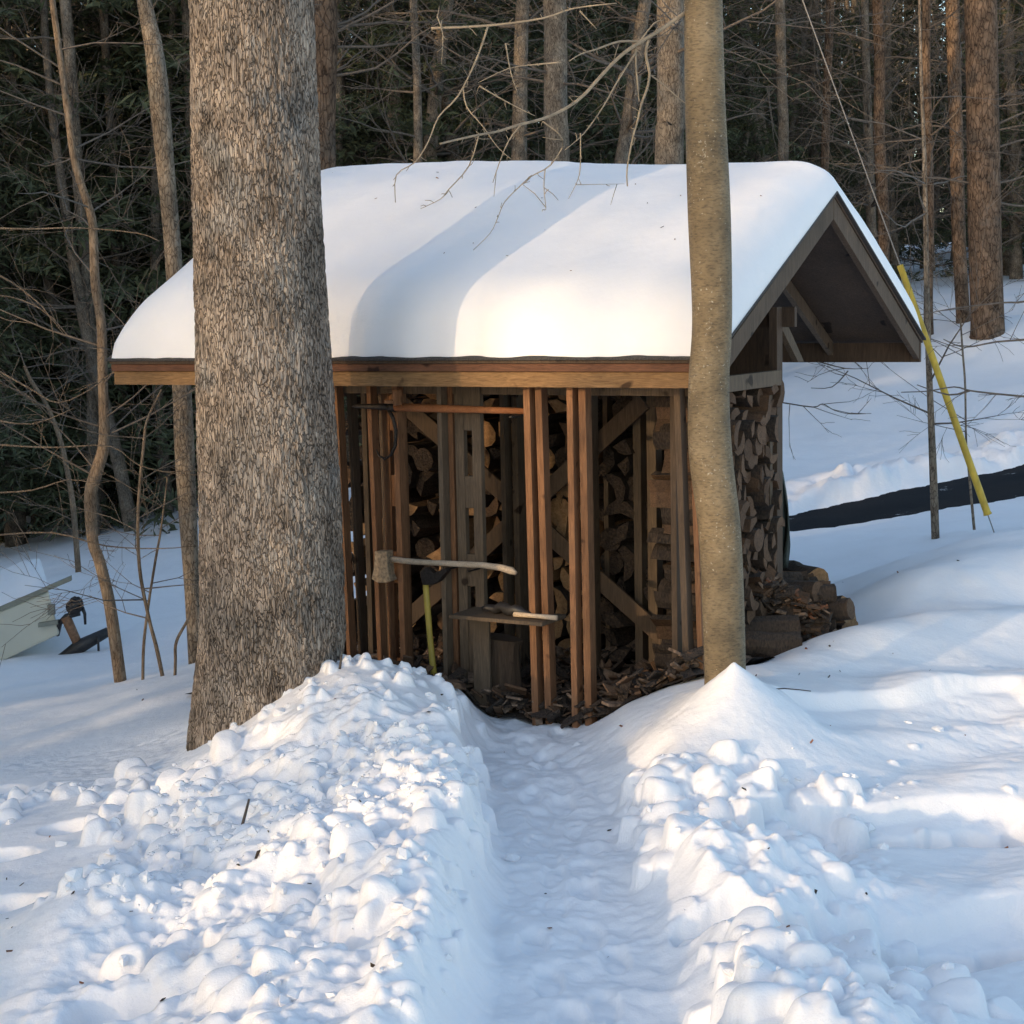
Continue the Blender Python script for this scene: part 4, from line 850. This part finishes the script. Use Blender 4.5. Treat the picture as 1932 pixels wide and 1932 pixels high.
# brush at the edge of the left wood
m = MB(); r_ = np.random.default_rng(31)
for k in range(150):
    x = r_.uniform(-13.5, -5); y = r_.uniform(31, 37); g = gz(x, y); grow(m, (x, y, g-.1), (r_.normal(0, .4), r_.normal(0, .4), 1), r_.uniform(1, 3), .014, 2, r_, (4, 7), 3, .02, 1.0, .006)
o = m.build('brush', M['twig'], None, True); tag(o, 'tangled brown brush along the edge of the left wood', 'brush', kind='stuff')
# the wood goes on to the left of the picture and behind the photographer: it shades the wood and dapples the foreground; added trees weaken the sun
def lpos(l, d, o=(0.0, 7.0)):          # point whose shadow runs l metres beside the sun line through the origin, d metres up-sun
    sx, sy = math.sin(SUN_AZ), math.cos(SUN_AZ); return (sy*l-sx*d, -sx*l-sy*d)
for k in range(26):
    l = -13.0-k*1.15; d = rng.uniform(-2, 22)-(k*.2); x, y = lpos(l, d)
    if abs(x) < .4*y: continue
    hemlock(k % 4, x, y, rng.uniform(0, 6.28), rng.uniform(1.0, 1.3), 'tall hemlock in the wood left of the picture', 'hemlocks left of the picture')
for k in range(26):
    l = -13.0-k*1.1; d = rng.uniform(6, 30); x, y = lpos(l, d)
    if abs(x) < .4*y: continue
    bare_tree(k % 6, x, y, rng.uniform(0, 6.28), rng.uniform(1, 1.3), 'bare tree in the wood left of the picture', 'bare trees left of the picture')
for l, d, k, s_ in [(-4.5, 15, 0, .8), (-3.9, 21, 2, .95), (-3.1, 13, 4, .8), (-2.4, 18, 1, .9), (-4.9, 26, 3, 1), (-1.4, 15, 5, .9)]:
    x, y = lpos(l, d); bare_tree(k, x, y, l*7, s_, 'bare tree behind the photographer', 'bare trees behind the photographer')
for k, (l, d) in enumerate([(-9.6, 34), (-8.7, 44), (-7.8, 36), (-6.9, 47), (-6.0, 38), (-5.2, 45), (-9.0, 52), (-7.3, 55), (-4.3, 36), (-3.3, 42), (-2.4, 35), (-8.2, 30), (-5.7, 52), (-9.9, 40), (-9.3, 48), (-8.5, 38), (-10.3, 33), (-9.8, 27), (-9.1, 39), (-8.0, 56), (-6.5, 56)]):  # added out of view, up-sun, so their twigs weaken the direct sun
    x, y = lpos(l, d); bare_tree(k % 6, x, y, k*1.3, 1.25, 'added bare tree far behind the photographer, thinning the sun on the roof', 'added sun-filtering trees far behind the photographer')
for l, d, k, s_ in [(-3.6, 27, 1, .36), (-4.5, 30, 2, .36), (-2.9, 24, 0, .36)]:
    x, y = lpos(l, d); hemlock(k, x, y, l, s_, 'young hemlock behind the photographer', 'young hemlocks behind the photographer')
x, y = lpos(-6.1, 2.5); o = hemlock(0, x, y, 1, .27, 'unseen young hemlock added left of the photographer to shade the right bay', None); o.scale = (.36, .36, .3)  # added out of view to throw shade on the shed's right bay

# ------------------------------------------------------------------ guy wire with yellow guard
g0 = at(1862, 966, 13.6); g1 = at(1698, 500, 13.6); dv = g1-g0; root = empty('guy_wire', tuple(g0)); tag(root, 'slanting steel guy wire with a long yellow plastic guard, right of the gable', 'guy wire')
m = MB(); m.tube([g0-dv*.12, g0, g1, g1+dv*3.2+np.array([-.1, 0, 0])], .005, 6); sub(m, 'wire', M['wire'], root)
m = MB(); m.tube([g0-dv*.01, g0, g0+dv*.5, g1], [.036, .03, .028, .026], 10); sub(m, 'guard', M['yellow'], root)

# ------------------------------------------------------------------ trailer behind the left trees
YR = 16.0
tr = empty('utility_trailer', tuple(at(60, 1230, YR))); tag(tr, 'pale green box trailer with snowy top half in view at the left edge', 'trailer')
q = [at(-160, 1215, YR), at(91, 1115, YR), at(113, 1197, YR), at(-160, 1325, YR)]
m = MB(); m.prism(q, (-.6, 1.9, 0)); sub(m, 'body', M['trailer'], tr, False, .02)
m = MB(); a_, b_ = at(-160, 1213, YR-.03), at(134, 1087, YR-.03); dv = b_-a_; m.prism([a_, b_, b_-Z*.045, a_-Z*.045], (-.01, .07, 0)); sub(m, 'top_rail', M['rail'], tr, False)
m = MB(); m.box(at(97, 1150, YR-.03), (.03, 0, 0), (0, .03, 0), (0, 0, .05)); m.box(at(92, 1176, YR-.03), (.09, .02, .01), (0, .03, 0), (0, 0, .02)); sub(m, 'latch', M['rail'], tr, False)
m = MB(); m.tube([at(108, 1197, YR+.1), at(112, 1176, YR), at(125, 1163, YR), at(150, 1156, YR)], [.025, .028, .028, .03], 8); m.tube([at(75, 1262, YR), at(120, 1238, YR), at(150, 1221, YR), at(205, 1192, YR)], [.012, .04, .075, .045], 8, 0, True, .1); m.tube([at(150, 1225, YR), at(153, 1240, YR)], [.05, .045], 8, 0, True, .15)
m.tube([at(185, 1200, YR-.1), at(186, 1228, YR-.1)], .012, 6); sub(m, 'tongue', M['black'], tr)
m = MB(); m.tube([at(124, 1164, YR), at(150, 1222, YR)], [.05, .045], 12); sub(m, 'jack_post', M['rust'], tr)
m = MB(); P = at(141, 1144, YR); m.tube([P+np.array([0, -.05, 0]), P+np.array([0, .05, 0])], [.075, .075], 16); m.tube([P+np.array([math.cos(a_)*.06+.03, -.06, math.sin(a_)*.06+.04]) for a_ in np.linspace(0, 6.3, 12)], .012, 6); m.tube([at(155, 1146, YR), at(160, 1158, YR), at(161, 1178, YR)], [.02, .016, .012], 6); sub(m, 'jack_head', M['black'], tr)
m = MB(); P = at(51, 1259, YR-.2); m.tube([P+np.array([-.02, -.04, 0]), P+np.array([.02, .04, 0])], [.05, .05], 14); sub(m, 'jack_wheel', M['black'], tr, False)
m = MB(); V = []; F = []
for i in range(30):
    for j in range(10):
        f_ = i/29; g_ = j/9; a_ = at(-160+251*f_, 1213-107*f_, YR)+np.array([-.6, 1.9, 0])*g_; V.append(a_+Z*(.14*math.sin(math.pi*min(1, max(0, g_)))**.6*min(1, (1-f_)*8)**.5+.004))
for i in range(29):
    for j in range(9): F.append((i*10+j, i*10+j+1, (i+1)*10+j+1, (i+1)*10+j))
m.add(V, F); tag(m.build('trailer_snow', [M['snow']], None, True, 0, tuple(V[0])), 'layer of snow lying on top of the pale green trailer', 'snow')

# ------------------------------------------------------------------ small sticks in the snow
def stick(pl, Y_, r0, label):
    m = MB(); trunk_tube(m, [at(x, y, Y_) for x, y in pl], np.linspace(r0, r0*.6, len(pl)), 6, 2); tag(m.build('stick', M['stickbark'], None, True, 0, tuple(at(*pl[0], Y_))), label, 'stick')
stick([(449, 1590), (455, 1565), (463, 1535), (470, 1508)], 6.95, .009, 'dark stick poking upright from the snow rubble below the big oak')
stick([(1440, 1302), (1480, 1299), (1530, 1304)], 8.2, .004, 'fine dark twig lying on the snow right of the snow cone')
stick([(641, 1262), (643, 1248), (645, 1236)], 8.55, .008, 'tiny twig stub at the right foot of the big oak')
m = MB(); p = at(850, 1290, 9.0); m.box(p, (.055, .02, -.005), (-.02, .04, 0), (0, .0, .02), jit=.006); tag(m.build('wood_scrap', M['cutdark'], None, False, .003, tuple(p)), 'reddish wood scrap lying on the snow in front of the yellow axe', 'wood scrap')

def fk():
    while True:
        x, y = rng.uniform(-2.6, 3), rng.uniform(4.9, 12)
        if abs(x) < .32*y: return (x, y, (GZ[np.searchsorted(gy, y), np.searchsorted(gx, x)] if y < 9.3 else gz(x, y))+.004)
litter('snow_flecks', 130, fk, 0, .016, [M['debris'], M['leaf']], label='bits of bark and leaf flecking the snow', cat='flecks')

def fr():
    i, j = int(rng.integers(8, ns-8)), int(rng.integers(6, ntt//2)); return top[j, i]+np.array([0, 0, .004])
litter('roof_flecks', 26, fr, 0, .014, [M['debris'], M['leaf']], label='bits of bark fallen on the roof snow', cat='flecks')
